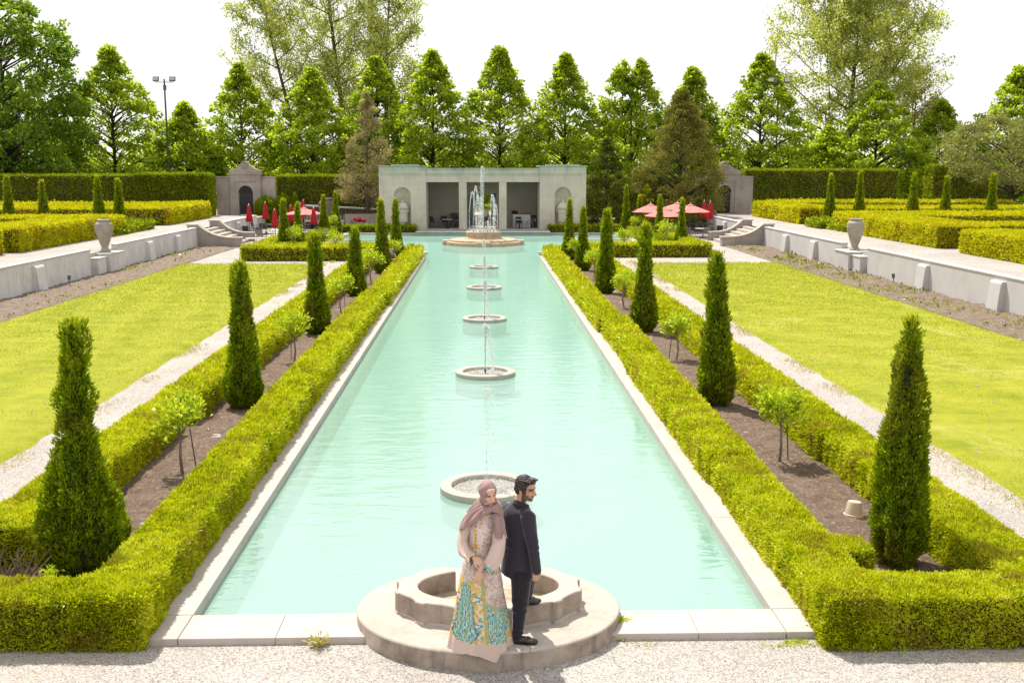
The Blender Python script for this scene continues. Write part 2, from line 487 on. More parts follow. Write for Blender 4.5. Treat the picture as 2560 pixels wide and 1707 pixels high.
def pool_floor_mat():
    n = NT('pool_paint'); p = n.pos()
    c = n.ramp(n.noise(p, .5, 6, .65, .4), [(.3, (.39, .625, .535)), (.5, (.46, .67, .585)), (.7, (.53, .715, .64))])
    sp = n.ramp(n.noise(p, 5, 6, .8), [(.62, 0), (.72, .3)])
    c = n.mix(sp, c, (.22, .40, .34))
    return n.done(n.pbr(c, .8, None, 0, .2))
M['pool'] = pool_floor_mat()
def water_mat():
    n = NT('pool_water'); p = n.pos()
    h1 = n.noise(n.scale(p, (1.0, 2.2, 1)), 1.4, 3, .55, .6)
    h2 = n.noise(n.scale(p, (1.0, 2.6, 1)), 6.0, 3, .6, .3)
    hh = n.math('ADD', n.math('MULTIPLY', h1, .6), n.math('MULTIPLY', h2, .09))
    # rings spreading from the splashes
    sp = n.n('ShaderNodeSeparateXYZ'); n.l(p, sp.inputs[0])
    for (cx, cy, amp, fq, reach) in ((1.35, 16.2, .05, 46, 1.2), (.05, 27, .055, 30, 3.6), (.05, 37, .05, 30, 3.2), (.05, 47, .05, 30, 3), (0, 75, .05, 22, 7)):
        dx = n.math('SUBTRACT', sp.outputs[0], cx); dy = n.math('SUBTRACT', sp.outputs[1], cy)
        d = n.math('SQRT', n.math('ADD', n.math('MULTIPLY', dx, dx), n.math('MULTIPLY', dy, dy)))
        wv = n.math('SINE', n.math('MULTIPLY', n.math('ADD', d, n.math('MULTIPLY', h1, .12)), fq))
        fall = n.math('POWER', n.math('MAXIMUM', n.math('SUBTRACT', 1.0, n.math('DIVIDE', d, reach)), 0.0), 1.3)
        hh = n.math('ADD', hh, n.math('MULTIPLY', n.math('MULTIPLY', wv, fall), amp))
    nb = n.bump(hh, .22, .10)
    tr = n.n('ShaderNodeBsdfTransparent'); tr.inputs[0].default_value = (.83, .97, .95, 1)
    df = n.n('ShaderNodeBsdfDiffuse'); df.inputs[0].default_value = (.35, .565, .475, 1)
    m0 = n.n('ShaderNodeMixShader'); m0.inputs[0].default_value = .55; n.l(tr.outputs[0], m0.inputs[1]); n.l(df.outputs[0], m0.inputs[2])
    gl = n.n('ShaderNodeBsdfGlossy'); gl.inputs['Roughness'].default_value = .02; n.l(nb, gl.inputs['Normal'])
    fr = n.n('ShaderNodeFresnel'); fr.inputs['IOR'].default_value = 1.33; n.l(nb, fr.inputs['Normal'])
    m = n.n('ShaderNodeMixShader'); n.l(n.math('MINIMUM', n.math('MULTIPLY', fr.outputs[0], 2.5), .38), m.inputs[0]); n.l(m0.outputs[0], m.inputs[1]); n.l(gl.outputs[0], m.inputs[2])
    return n.done(m.outputs[0])
M['water'] = water_mat()
def jet_mat():
    n = NT('white_splashing_water')
    d = n.n('ShaderNodeBsdfDiffuse'); d.inputs[0].default_value = (.9, .92, .92, 1)
    t = n.n('ShaderNodeBsdfTranslucent'); t.inputs[0].default_value = (.9, .93, .93, 1)
    tr = n.n('ShaderNodeBsdfTransparent')
    g = n.n('ShaderNodeBsdfGlossy'); g.inputs['Roughness'].default_value = .1
    a = n.n('ShaderNodeMixShader'); a.inputs[0].default_value = .5; n.l(d.outputs[0], a.inputs[1]); n.l(t.outputs[0], a.inputs[2])
    b = n.n('ShaderNodeMixShader'); b.inputs[0].default_value = .12; n.l(a.outputs[0], b.inputs[1]); n.l(g.outputs[0], b.inputs[2])
    c = n.n('ShaderNodeMixShader'); c.inputs[0].default_value = .08; n.l(b.outputs[0], c.inputs[1]); n.l(tr.outputs[0], c.inputs[2])
    return n.done(c.outputs[0])
M['jet'] = jet_mat()
def basin_water_mat():
    n = NT('churning_basin_water'); p = n.pos()
    f = n.noise(p, 26, 5, .75)
    c = n.ramp(f, [(.36, (.22, .19, .15)), (.5, (.42, .39, .35)), (.62, (.72, .72, .70))])
    return n.done(n.pbr(c, .12, n.bump(f, .9, .05), 0, .5))
M['basin_water'] = basin_water_mat()

# ================================================================== ground, pool, lawns
def struct(name, mb, mat, smooth=False, bevel=0.0):
    o = mb.build(name, mat, None, smooth, bevel); tag(o, kind='structure'); return o

# ground sheet with a hole for the T-shaped pool
xs = [-900, -10.8, -3.6, 3.6, 10.8, 900]; ys = [-60, 11.5, 66.9, 86.15, 1500]
g = MB(); hole = {(2, 1), (1, 2), (2, 2), (3, 2)}
for i in range(5):
    for j in range(4):
        if (i, j) in hole: continue
        g.add([(xs[i], ys[j], 0), (xs[i + 1], ys[j], 0), (xs[i + 1], ys[j + 1], 0), (xs[i], ys[j + 1], 0)], [(0, 1, 2, 3)])
struct('ground', g, M['gravel'])

WZ = -.055
b = MB()
b.add([(-3.45, 11.4, -.5), (3.45, 11.4, -.5), (3.45, 66.9, -.5), (-3.45, 66.9, -.5)], [(0, 1, 2, 3)])
b.add([(-10.7, 66.9, -.5), (10.7, 66.9, -.5), (10.7, 86.2, -.5), (-10.7, 86.2, -.5)], [(0, 1, 2, 3)])
for x, sx in ((-3.36, 1), (3.36, -1)):
    b.add([(x, 11.5, -.5), (x, 66.9, -.5), (x, 66.9, -.03), (x, 11.5, -.03)], [(0, 1, 2, 3)])
b.add([(-3.45, 11.78, -.5), (3.45, 11.78, -.5), (3.45, 11.78, -.03), (-3.45, 11.78, -.03)], [(0, 1, 2, 3)])
for x in (-10.6, 10.6):
    b.add([(x, 66.9, -.5), (x, 86.1, -.5), (x, 86.1, -.03), (x, 66.9, -.03)], [(0, 1, 2, 3)])
    s = 1 if x > 0 else -1
    b.add([(3.36 * s, 67.0, -.5), (10.6 * s, 67.0, -.5), (10.6 * s, 67.0, -.03), (3.36 * s, 67.0, -.03)], [(0, 1, 2, 3)])
b.add([(-10.6, 86.08, -.5), (10.6, 86.08, -.5), (10.6, 86.08, -.03), (-10.6, 86.08, -.03)], [(0, 1, 2, 3)])
struct('pool_floor', b, M['pool'])
wb = MB()
wb.add([(-3.44, 11.5, WZ), (3.44, 11.5, WZ), (3.44, 66.95, WZ), (-3.44, 66.95, WZ)], [(0, 1, 2, 3)])
wb.add([(-10.65, 66.95, WZ), (10.65, 66.95, WZ), (10.65, 86.12, WZ), (-10.65, 86.12, WZ)], [(0, 1, 2, 3)])
struct('pool_water', wb, M['water'])

c = MB()
# the near coping is laid in slabs with open joints
def slabs(mb, x0, x1, y0, y1, z0, z1, along, cuts):
    e = [0] + cuts + [1]
    for a, bb in zip(e[:-1], e[1:]):
        if along == 'x':
            mb.box(x0 + (x1 - x0) * a + .0015, x0 + (x1 - x0) * bb - .0015, y0, y1, z0, z1)
        else:
            mb.box(x0, x1, y0 + (y1 - y0) * a + .0015, y0 + (y1 - y0) * bb - .0015, z0, z1)
for s in (-1, 1):
    x0, x1 = sorted((s * 3.33, s * 3.74))
    n_ = 17
    slabs(c, x0, x1, 11.805, 63.2, -.16, .08, 'y', [(k + RNG.uniform(-.1, .1)) / n_ for k in range(1, n_)])
    x0, x1 = sorted((s * 1.3, s * 3.33)); slabs(c, x0, x1, 11.16, 11.8, -.16, .08, 'x', [.52])
    x0, x1 = sorted((s * 3.336, s * 3.76)); c.box(x0, x1, 11.16, 11.8, -.16, .08)
    x0, x1 = sorted((s * 10.55, s * 11.0)); c.box(x0, x1, 66.8, 86.0, -.16, .08)
    x0, x1 = sorted((s * 3.4, s * 10.54)); c.box(x0, x1, 66.55, 67.02, -.16, .06)
    x0, x1 = sorted((s * 5.25, s * 11.0)); c.box(x0, x1, 86.02, 86.4, -.16, .10)
    # low kerb that cuts off the back corner basin
    x0, x1 = sorted((s * 6.7, s * 10.54)); c.box(x0, x1, 79.0, 79.35, -.5, .03)
    x0, x1 = sorted((s * 6.65, s * 6.95)); c.box(x0, x1, 79.36, 86.0, -.5, .03)
struct('pool_coping', c, M['coping'], bevel=.012)

def sheet(name, x0, x1, y0, y1, z, mat, nx, ny, amp, seed, edge=0.0):
    X, Y = np.meshgrid(np.linspace(x0, x1, nx), np.linspace(y0, y1, ny))
    P = np.stack([X, Y, np.zeros_like(X)], -1)
    z_ = z + amp * .7 * vnoise(P, 1.1, seed) + amp * .6 * vnoise(P, 3.7, seed + 3) + (amp * .7 * vnoise(P, 9.3, seed + 4) if amp > .02 else 0)
    if edge:
        w_ = np.ones_like(X); w_[:, 0] = 0; w_[:, -1] = 0; w_[0] = 0; w_[-1] = 0
        z_ = z_ * w_ + (1 - w_) * .002
        jit = edge * vnoise(P, 1.7, seed + 5) * (1 - w_)
        P[..., 0] += jit
    P[..., 2] = z_
    o = link(name, grid_mesh(name, P), mat, None, True); tag(o, kind='structure'); return o
sheet('lawn', -16.3, -8.45, 4, 58.6, .045, M['lawn_l'], 40, 240, .012, 2, .06)
sheet('lawn', 8.45, 16.2, 4, 58.9, .045, M['lawn_r'], 40, 240, .012, 4, .06)
for s, m_ in ((-1, 'soil_dry'), (1, 'soil_weedy')):
    x0, x1 = sorted((s * 16.1, s * 18.82))
    sheet('soil_border', x0, x1, 4, 71.9, .06, M[m_], 44, 900, .055, 9 + s, .05)
for s in (-1, 1):
    x0, x1 = sorted((s * 4.0, s * 6.3))
    sheet('soil_bed', x0, x1, 11.2, 64.8, .03, M['soil'], 40, 900, .032, 15 + s, .0)

# raised terraces each side and behind
t = MB()
t.box(-300, -19.06, -30, 300, -.5, 1.05); t.box(19.06, 300, -30, 300, -.5, 1.05); t.box(-19.05, 19.05, 97.2, 300, -.5, 1.04)
struct('terrace', t, M['gravel'])
gr = MB(); gr.box(-300, 300, 104.5, 900, .9, 1.09)
struct('grass', gr, M['lawn_l'])

# ================================================================== retaining walls, pedestals, stairs
def retaining_wall(s, label, mat, butt, y_near):
    root = thing('retaining_wall', label, 'garden wall', (s * 18.9, 40, 0))
    def bx(mb, xa, xb, y0, y1, z0, z1):
        x0, x1 = sorted((s * xa - s * 18.9, s * xb - s * 18.9)); mb.box(x0, x1, y0 - 40, y1 - 40, z0, z1)
    body = MB(); capm = MB()
    for y0, y1 in ((y_near, 52.3), (56.15, 72.2), (78.4, 91.0)):
        bx(body, 18.8, 19.1, y0, y1, -.05, 1.24); bx(capm, 18.77, 19.13, y0 - .02, y1 + .02, 1.243, 1.31)
    bx(body, 19.15, 19.35, 52.2, 56.2, 0, 1.02)
    bx(body, 18.55, 19.14, 52.6, 53.75, -.05, .80); bx(capm, 18.52, 19.14, 52.57, 53.78, .803, .86)
    bx(body, 18.6, 19.14, 55.93, 56.13, -.05, .92)
    body.build('wall_body', mat, root, bevel=.015); capm.build('capping', M['cap'], root, bevel=.012)
    for y in butt:
        q = MB(); y -= 40
        xi = s * 18.799 - s * 18.9
        xo = xi - s * .30
        xt = xi - s * .19
        zt = 1.10
        V = [(xi, y - .45, -.03), (xo, y - .45, -.03), (xt, y - .45, zt - .08), (xt + s * .05, y - .45, zt), (xi, y - .45, zt),
             (xi, y + .45, -.03), (xo, y + .45, -.03), (xt, y + .45, zt - .08), (xt + s * .05, y + .45, zt), (xi, y + .45, zt)]
        q.add(V, [(0, 1, 2, 3, 4), (9, 8, 7, 6, 5), (1, 6, 7, 2), (2, 7, 8, 3), (3, 8, 9, 4), (0, 5, 6, 1)])
        q.build('buttress', mat, root, bevel=.02)
    return root
retaining_wall(-1, 'grey streaked retaining wall with sloping buttresses beside the left lawn', M['concrete'], (45.9, 61.3, 66.9, 83.5), 18)
retaining_wall(1, 'bright white retaining wall with sloping buttresses beside the right lawn', M['concrete_r'], (38.6, 45.3, 60.7, 66.4, 83.5), 18)

def pedestal(s, label):
    o = thing('pedestal', label, 'pedestal', (s * 19.0, 54.9, 0))
    a = MB(); x0, x1 = sorted((-s * .62, s * .5)); a.box(x0, x1, -1.08, 1.0, -.03, .93)
    a.build('plinth', M['concrete_r'] if s > 0 else M['concrete'], o, bevel=.02)
    a = MB(); a.box(x0 - .04, x1 + .04, -1.12, 1.03, .933, .99); a.build('top_slab', M['cap'], o, bevel=.012)
pedestal(-1, 'square white pedestal under the urn at the left lawn wall')
pedestal(1, 'square white pedestal under the urn at the right lawn wall')

URN = [(.27, 0), (.28, .06), (.22, .11), (.16, .2), (.17, .25), (.20, .3), (.19, .33), (.22, .37), (.30, .62), (.38, .9), (.43, 1.12), (.445, 1.24), (.43, 1.27), (.44, 1.29), (.43, 1.32), (.435, 1.35), (.40, 1.42), (.33, 1.48), (.27, 1.5), (.26, 1.53), (.30, 1.56), (.31, 1.6), (.27, 1.63), (.2, 1.63), (.18, 1.4)]
def urn(x, y, z, label, mat, sc=1.0):
    b_ = MB(); b_.lathe([(r * sc, h * sc) for r, h in URN], 32)
    o = b_.build('stone_urn', mat, None); o.location = (x, y, z); smooth_by_angle(o, 50)
    tag(o, label, 'urn'); return o
urn(-19.02, 55.0, .99, 'tall stone urn standing on the left wall pedestal beside the lawn', M['urn'])
urn(19.08, 55.0, .99, 'tall stone urn standing on the right wall pedestal beside the lawn', M['urn'])
urn(-13.4, 94.0, .0, 'dark brown urn half hidden between two cones left of the pavilion', M['urn_dark'], 1.62)

def stairs(s, label):
    root = thing('garden_stairs', label, 'stairs', (s * 17.5, 75, 0))
    def wx(x): return s * x - s * 17.5
    st = MB(); n_ = 6
    for k in range(n_):
        xa = 16.6 + k * .42; x0, x1 = sorted((wx(xa), wx(19.4)))
        st.box(x0, x1, -2.55 + .001 * k, 2.75 - .001 * k, .002 + k * .172 + (.003 if k else -.04), (k + 1) * .175)
    st.build('steps', M['limestone'], root, bevel=.012)
    # cheek walls: concave sweep from the terrace down to a low end
    def prof(x_low):
        pts = []
        for k in range(15):
            u = k / 14
            pts.append((18.75 + (x_low - 18.75) * u, .56 + .86 * (1 - u) ** 3.1))
        return pts
    for nm, yc, xl in (('near', -2.85, 15.95), ('far', 3.05, 16.35)):
        pr = prof(xl)
        poly = [(wx(x), z) for x, z in pr] + [(wx(xl), -.03), (wx(19.45), -.03), (wx(19.45), 1.42)]
        q = MB(); q.prism(poly, 'y', yc - .22, yc + .22); q.build('cheek_wall', M['limestone_wall'], root)
        cap_ = [(x, z + .002) for x, z in pr]; top = [(x - .05 if i == len(pr) - 1 else x, z + .09) for i, (x, z) in enumerate(pr)]
        poly = [(wx(19.5), 1.423), *[(wx(x), z) for x, z in cap_], (wx(xl - .05), pr[-1][1] + .002), *[(wx(x), z) for x, z in top[::-1]], (wx(19.5), 1.51)]
        q = MB(); q.prism(poly, 'y', yc - .27, yc + .27); q.build('cheek_capping', M['limestone'], root)
stairs(-1, 'curved stone steps climbing from the left patio to the upper terrace')
stairs(1, 'curved stone steps climbing from the right patio to the upper terrace')

# fence rail and low walls left of the pavilion, small plinth right of it
fr = thing('fence', 'sloping brown picket fence with pale capping left of the pavilion', 'fence', (-13, 95.6, 0))
q = MB(); q.prism([(-3.2, 1.92), (4.6, 1.52), (4.6, 1.64), (-3.2, 2.06)], 'y', -.15, .15); q.build('capping', M['cap'], fr)
q = MB()
for k in range(28):
    x = -3.1 + k * .27; zt = 1.92 - (x + 3.2) * .0513
    q.box(x, x + .1, -.03, .03, .05, zt - .02)
q.prism([(-3.2, 1.5), (4.6, 1.1), (4.6, 1.22), (-3.2, 1.62)], 'y', .035, .07)
q.prism([(-3.2, .3), (4.6, .3), (4.6, .42), (-3.2, .42)], 'y', .035, .07)
q.build('pickets', M['wood_grey'], fr)
q = MB(); q.box(-11.8, -8.35, 93.6, 93.95, 0, 1.28)
o = q.build('low_wall', M['limestone_wall'], None, bevel=.02); tag(o, 'low mauve-grey stone wall beside the leaning conifer trunk', 'garden wall')
q = MB(); q.box(-15.2, -11.85, 92.9, 93.2, 0, .78)
o = q.build('low_wall', M['limestone_wall'], None, bevel=.02); tag(o, 'lowest grey stone wall in front of the picket fence', 'garden wall')
pl = thing('stone_plinth', 'square stone plinth with flat top behind the right pool hedge', 'plinth', (10.45, 90, 0))
q = MB(); q.box(-.33, .33, -.33, .33, 0, 1.0); q.build('shaft', M['limestone_wall'], pl, bevel=.015)
q = MB(); q.box(-.5, .5, -.5, .5, 1.003, 1.09); q.build('top_slab', M['cap'], pl, bevel=.015)

# ================================================================== pavilion and gates
def arch_wall(mb, x0, x1, z0, z1, cx, half, spring, y0, y1, seg=16):
    """front wall pierced by a round-headed opening that starts at z0."""
    pts = [(cx - half, z0), (cx - half, spring)]
    for k in range(1, seg):
        a = PI - PI * k / seg
        pts.append((cx + half * math.cos(a), spring + half * math.sin(a)))
    pts += [(cx + half, spring), (cx + half, z0)]
    for y, flip in ((y0, False), (y1, True)):
        def quad(a, b, c_, d):
            V = [(p[0], y, p[1]) for p in (a, b, c_, d)]
            mb.add(V, [(3, 2, 1, 0) if flip else (0, 1, 2, 3)])
        quad((x0, z0), (cx - half, z0), (cx - half, z1), (x0, z1))
        quad((cx + half, z0), (x1, z0), (x1, z1), (cx + half, z1))
        top = [p for p in pts[1:-1]]
        for a, b in zip(top[:-1], top[1:]):
            quad(a, b, (b[0], z1), (a[0], z1))
    for a, b in zip(pts[:-1], pts[1:]):
        mb.add([(a[0], y0, a[1]), (b[0], y0, b[1]), (b[0], y1, b[1]), (a[0], y1, a[1])], [(0, 1, 2, 3)])
    for (xa, za, xb, zb) in ((x0, z0, x0, z1), (x1, z1, x1, z0), (x0, z1, x1, z1)):
        mb.add([(xa, y0, za), (xb, y0, zb), (xb, y1, zb), (xa, y1, za)], [(0, 1, 2, 3)])

pv = thing('pavilion', 'flat roofed pale stone pavilion with three open bays behind the fountain', 'pavilion', (0, 87.5, 0))
FZ = .3
for s in (-1, 1):
    b = MB()
    x0, x1 = (-8.28, -4.52) if s < 0 else (4.6, 8.33)
    cx = -6.42 if s < 0 else 6.47
    arch_wall(b, x0, x1, .5, 4.62, cx, .67, 3.0, 0, .14)
    b.box(x0, x1, 0, .8, 0, .497); b.box(x0 + .002, cx - .74, .143, .9, .5, 4.6); b.box(cx + .74, x1 - .002, .143, .9, .5, 4.6); b.box(cx - .737, cx + .737, .143, .9, 3.75, 4.6)
    # niche back: half cylinder and quarter dome
    seg = 14
    for (za, zb) in ((.5, 3.0),):
        for k in range(seg):
            a0 = PI * k / seg; a1 = PI * (k + 1) / seg
            P_ = lambda a, z: (cx - .67 * math.cos(a), .139 + .5 * math.sin(a), z)
            b.add([P_(a0, za), P_(a1, za), P_(a1, zb), P_(a0, zb)], [(0, 1, 2, 3)])
    for j in range(6):
        p0 = PI / 2 * j / 6; p1 = PI / 2 * (j + 1) / 6
        for k in range(seg):
            a0 = PI * k / seg; a1 = PI * (k + 1) / seg
            P_ = lambda a, p: (cx - .67 * math.cos(a) * math.cos(p), .139 + .5 * math.sin(a) * math.cos(p), 3.0 + .67 * math.sin(p))
            b.add([P_(a0, p0), P_(a1, p0), P_(a1, p1), P_(a0, p1)], [(0, 1, 2, 3)])
    b.box(x0 + .02, x1 - .02, 1.45, 5.0, .0, 4.6)
    b.build('wing_wall', M['pavilion'], pv)
for s in (-1, 1):
    b = MB()
    x0, x1 = (-8.28, -4.5) if s < 0 else (4.58, 8.33)
    b.box(x0 - .03, x1 + .03, -.04, 5.03, 4.623, 4.72)      # string course
    b.box(x0, x1, .0, 5.0, 4.723, 5.28)
    b.box(x0 - .05, x1 + .05, -.06, 5.06, 5.283, 5.36)
    cx0, cx1 = (-7.2, -5.1) if s < 0 else (5.1, 7.8)
    b.box(cx0, cx1, -.03, 1.5, 5.363, 5.45)
    b.build('parapet', M['pavilion'], pv, bevel=.012)
b = MB()
b.box(-4.52, 4.6, .06, .9, 4.06, 4.62); b.box(-4.5, 4.58, .02, .94, 4.623, 4.70); b.box(-4.49, 4.57, .07, .9, 4.703, 5.1); b.box(-4.49, 4.57, .0, 1.2, 5.103, 5.17)
b.build('lintel', M['pavilion'], pv, bevel=.01)
for x0, x1 in ((-1.9, -1.27), (1.33, 1.93)):
    q = MB(); q.box(x0, x1, .08, .75, FZ, 4.057); q.build('pier', M['pavilion'], pv, bevel=.015)
b = MB()
b.box(-4.5, -1.1, 4.2, 4.5, FZ, 4.05); b.box(1.15, 4.58, 4.2, 4.5, FZ, 4.05); b.box(-1.097, 1.147, 4.2, 4.5, 3.05, 4.05)
b.box(-4.52, -4.42, .81, 4.19, FZ, 4.05); b.box(4.5, 4.6, .81, 4.19, FZ, 4.05)
b.build('interior_wall', M['pav_in'], pv)
b = MB(); b.box(-4.5, 4.58, .2, 5.0, 4.058, 4.2); b.box(-8.2, 8.25, 1.3, 5.0, 4.8, 5.0); b.build('roof', M['pav_in'], pv)
b = MB(); b.box(-4.6, 4.7, -.2, 5.0, .02, FZ - .003); b.build('floor_slab', M['coping'], pv)
for xa, xb in ((-1.08, -.72), (.75, 1.08)):
    dr = MB()
    for x in (xa, xb): dr.box(x - .03, x + .03, 4.05, 4.15, FZ, 3.0)
    for z in (FZ + .05, .95, 1.5, 2.0, 2.5, 3.0): dr.box(xa + .03, xb - .03, 4.06, 4.14, z - .03, z + .03)
    door = dr.build('glazed_door', M['iron_grey'], pv)
    for z0, z1 in ((.4, .92), (.98, 1.47), (1.53, 1.97), (2.03, 2.47), (2.53, 2.97)):
        q = MB(); q.box(xa + .031, xb - .031, 4.08, 4.1, z0, z1); q.build('pane', M['pink'] if z0 > 2.5 and xa < 0 else M['teal'], door)
q = MB(); q.box(-5.2, 5.25, -2.95, -.25, -.3, .19); q.box(-5.24, 5.29, -2.99, -.22, .193, .27); q.build('entrance_step', M['slab'], pv, bevel=.015)
for x in (-4.3, 4.45):
    q = MB(); q.box(x - .12, x + .12, .5, .62, 5.173, 5.27); q.tube([(x, .5, 5.2), (x, .38, 5.19)], .05, 8)
    q.build('roof_lamp', M['black'], pv)

LID_URN = [(.36, 0), (.36, .12), (.28, .2), (.26, .32), (.36, .36), (.38, .45), (.40, 1.2), (.43, 1.46), (.48, 1.5), (.48, 1.57), (.40, 1.62), (.39, 1.72), (.30, 1.86), (.12, 1.93), (.08, 1.97), (.10, 2.02), (.11, 2.07), (.07, 2.13), (0.01, 2.15)]
for x, side in ((-6.42, 'left'), (6.47, 'right')):
    q = MB(); q.lathe(LID_URN, 28)
    for k in range(14):
        a = PI + PI * (k + .5) / 14
        q.ball((.41 * math.cos(a), .41 * math.sin(a), 1.28 - .14 * math.sin((k + .5) / 14 * PI)), .05, None, 8, 6)
    for sx in (-1, 1): q.tube([(sx * .38, 0, 1.45), (sx * .5, 0, 1.4), (sx * .47, 0, 1.2), (sx * .38, 0, 1.1)], .035, 8)
    o = q.build('lidded_urn', M['pavilion'], None); o.location = (x, 87.68, .503); smooth_by_angle(o, 45)
    tag(o, 'carved lidded stone urn in the %s niche of the pavilion' % side, 'urn')

M['gate_sheet'] = plain_mat('added_dark_fill', (.085, .08, .082), .6, .2, 6)
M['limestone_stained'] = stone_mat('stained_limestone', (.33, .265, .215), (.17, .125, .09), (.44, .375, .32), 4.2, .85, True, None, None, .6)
def gate(cx, y, label):
    root = thing('garden_gate', label, 'gate', (cx, y, 1.05))
    b = MB()
    arch_wall(b, -.92, .92, 0, 2.95, 0, .64, 1.95, -.05, .5)
    b.box(-1.36, -.923, -.11, .5, 0, 3.55); b.box(.923, 1.36, -.11, .5, 0, 3.55); b.box(-.919, .919, -.11, .5, 2.953, 3.55)
    b.box(-1.36, 1.36, -.3, .6, -.06, -.003)
    b.build('gate_wall', M['limestone_wall'], root)
    pts = [(-1.4, 3.6), (1.4, 3.6), (1.4, 3.93)]
    for k in range(13):
        u = k / 12; x = 1.36 - 1.0 * u; pts.append((x, 3.95 + .52 * (u ** 1.7)))
    pts += [(.28, 4.62), (.2, 4.7), (.1, 4.74), (0, 4.76), (-.1, 4.74), (-.2, 4.7), (-.28, 4.62)]
    for k in range(13):
        u = 1 - k / 12; x = -1.36 + 1.0 * u; pts.append((x, 3.95 + .52 * (u ** 1.7)))
    pts += [(-1.4, 3.93)]
    q = MB(); q.prism(pts, 'y', -.13, .5)
    q.box(-1.43, 1.43, -.18, .54, 3.553, 3.66)
    for k in range(7):
        a = R(90 + (k - 3) * 20); q.tube([(0, -.15, 4.22), (.4 * math.cos(a), -.17, 4.22 + .42 * math.sin(a))], [.03, .055], 8)
    for sx in (-1, 1):
        q.tube([(sx * (.18 + .11 * math.cos(t)), -.15, 4.12 + .11 * math.sin(t)) for t in np.linspace(0, 5.5, 14)], .028, 6)
    q.build('pediment', M['limestone_wall'], root)
    d = MB()
    for x in np.linspace(-.56, .56, 13): d.tube([(x, .2, .02), (x, .2, 1.95 + math.sqrt(max(.0, .6 ** 2 - x * x)) * .9)], .02, 6)
    for z in (.03, .62, 1.0, 1.5, 1.93): d.box(-.62, .62, .185, .215, z, z + .035)
    d.tube([(.62 * math.cos(a), .2, 1.95 + .62 * math.sin(a)) for a in np.linspace(0, PI, 22)], .022, 6)
    for k in range(5):
        a = PI * (k + .5) / 5; d.tube([(.33 * math.cos(a) + .13 * math.cos(t), .2, 2.0 + .33 * math.sin(a) + .13 * math.sin(t)) for t in np.linspace(0, 2 * PI, 12)], .013, 5)
    d.tube([(.14 * math.cos(t), .19, 2.1 + .14 * math.sin(t)) for t in np.linspace(0, 2 * PI, 12)], .02, 5)
    for z in (.9, 1.15, 1.4, 1.65): d.rbox((0, .19, z), (.2, .03, .2), Matrix.Rotation(R(45), 3, 'Y'))
    leaf = d.build('iron_gate', M['iron'], root)
    q = MB(); q.prism([(-.61, .03), (.61, .03)] + [(.61 * math.cos(a), 1.95 + .61 * math.sin(a)) for a in np.linspace(0, PI, 20)], 'y', .228, .245); q.build('added_dark_backing', M['gate_sheet'], leaf)  # added dark plate, keeps the opening behind the bars from looking bright
    q = MB(); q.box(-.6, .6, .205, .225, .05, 1.0); q.build('kick_panel', M['iron'], leaf)
    for sx in (-1, 1):
        q = MB(); q.box(*sorted((sx * 1.363, sx * 2.62)), .1, .45, -.05, 3.3); q.box(*sorted((sx * 1.363, sx * 2.65)), .05, .5, 3.303, 3.4)
        q.build('side_wall', M['limestone_wall'], root, bevel=.01)
    return root
gate(-21.06, 97.6, 'arched stone gateway with carved pediment and black iron gate on the left')
gate(22.0, 98.6, 'arched stone gateway half hidden by the big brown conifer on the right')

# ================================================================== fountains
def drops(n, path, spread, r0, r1, rng):
    """octahedral droplets scattered about a path of points."""
    path = np.array(path); t = rng.random(n) * (len(path) - 1); i = np.minimum(t.astype(int), len(path) - 2); f = (t - i)[:, None]
    c_ = path[i] * (1 - f) + path[i + 1] * f
    sp = np.interp(t / (len(path) - 1), np.linspace(0, 1, len(spread)), spread)[:, None]
    c_ = c_ + rng.normal(size=(n, 3)) * sp * np.array([1, 1, .8])
    r = rng.uniform(r0, r1, n)[:, None, None] * rng.uniform(.7, 1.0, (n, 1, 1))
    o = np.array([(1, 0, 0), (0, 1, 0), (-1, 0, 0), (0, -1, 0), (0, 0, 1.4), (0, 0, -1.4)])
    tri = np.array([(0, 1, 4), (1, 2, 4), (2, 3, 4), (3, 0, 4), (1, 0, 5), (2, 1, 5), (3, 2, 5), (0, 3, 5)])
    V = c_[:, None, :] + o[None] * r
    return V[:, tri].reshape(-1, 3, 3)
def jet_obj(parent, streams, n, rng, name='water_jet', r=(.007, .022)):
    V = [drops(n, p, s, r[0], r[1], rng) for p, s in streams]
    o = link(name, quads_mesh(name, np.concatenate(V), None, 3), M['jet'], parent)
    return o
def arc(x0, z0, x1, h, n=14, x2=None, zend=None, y=0.0, y2=0.0):
    pts = []
    for k in range(n):
        u = k / (n - 1); x = x0 + (x1 - x0) * u; zz = z0 + h * (1 - (1 - 2 * u) ** 2)
        pts.append((x, y + (y2 - y) * u, zz))
    return pts

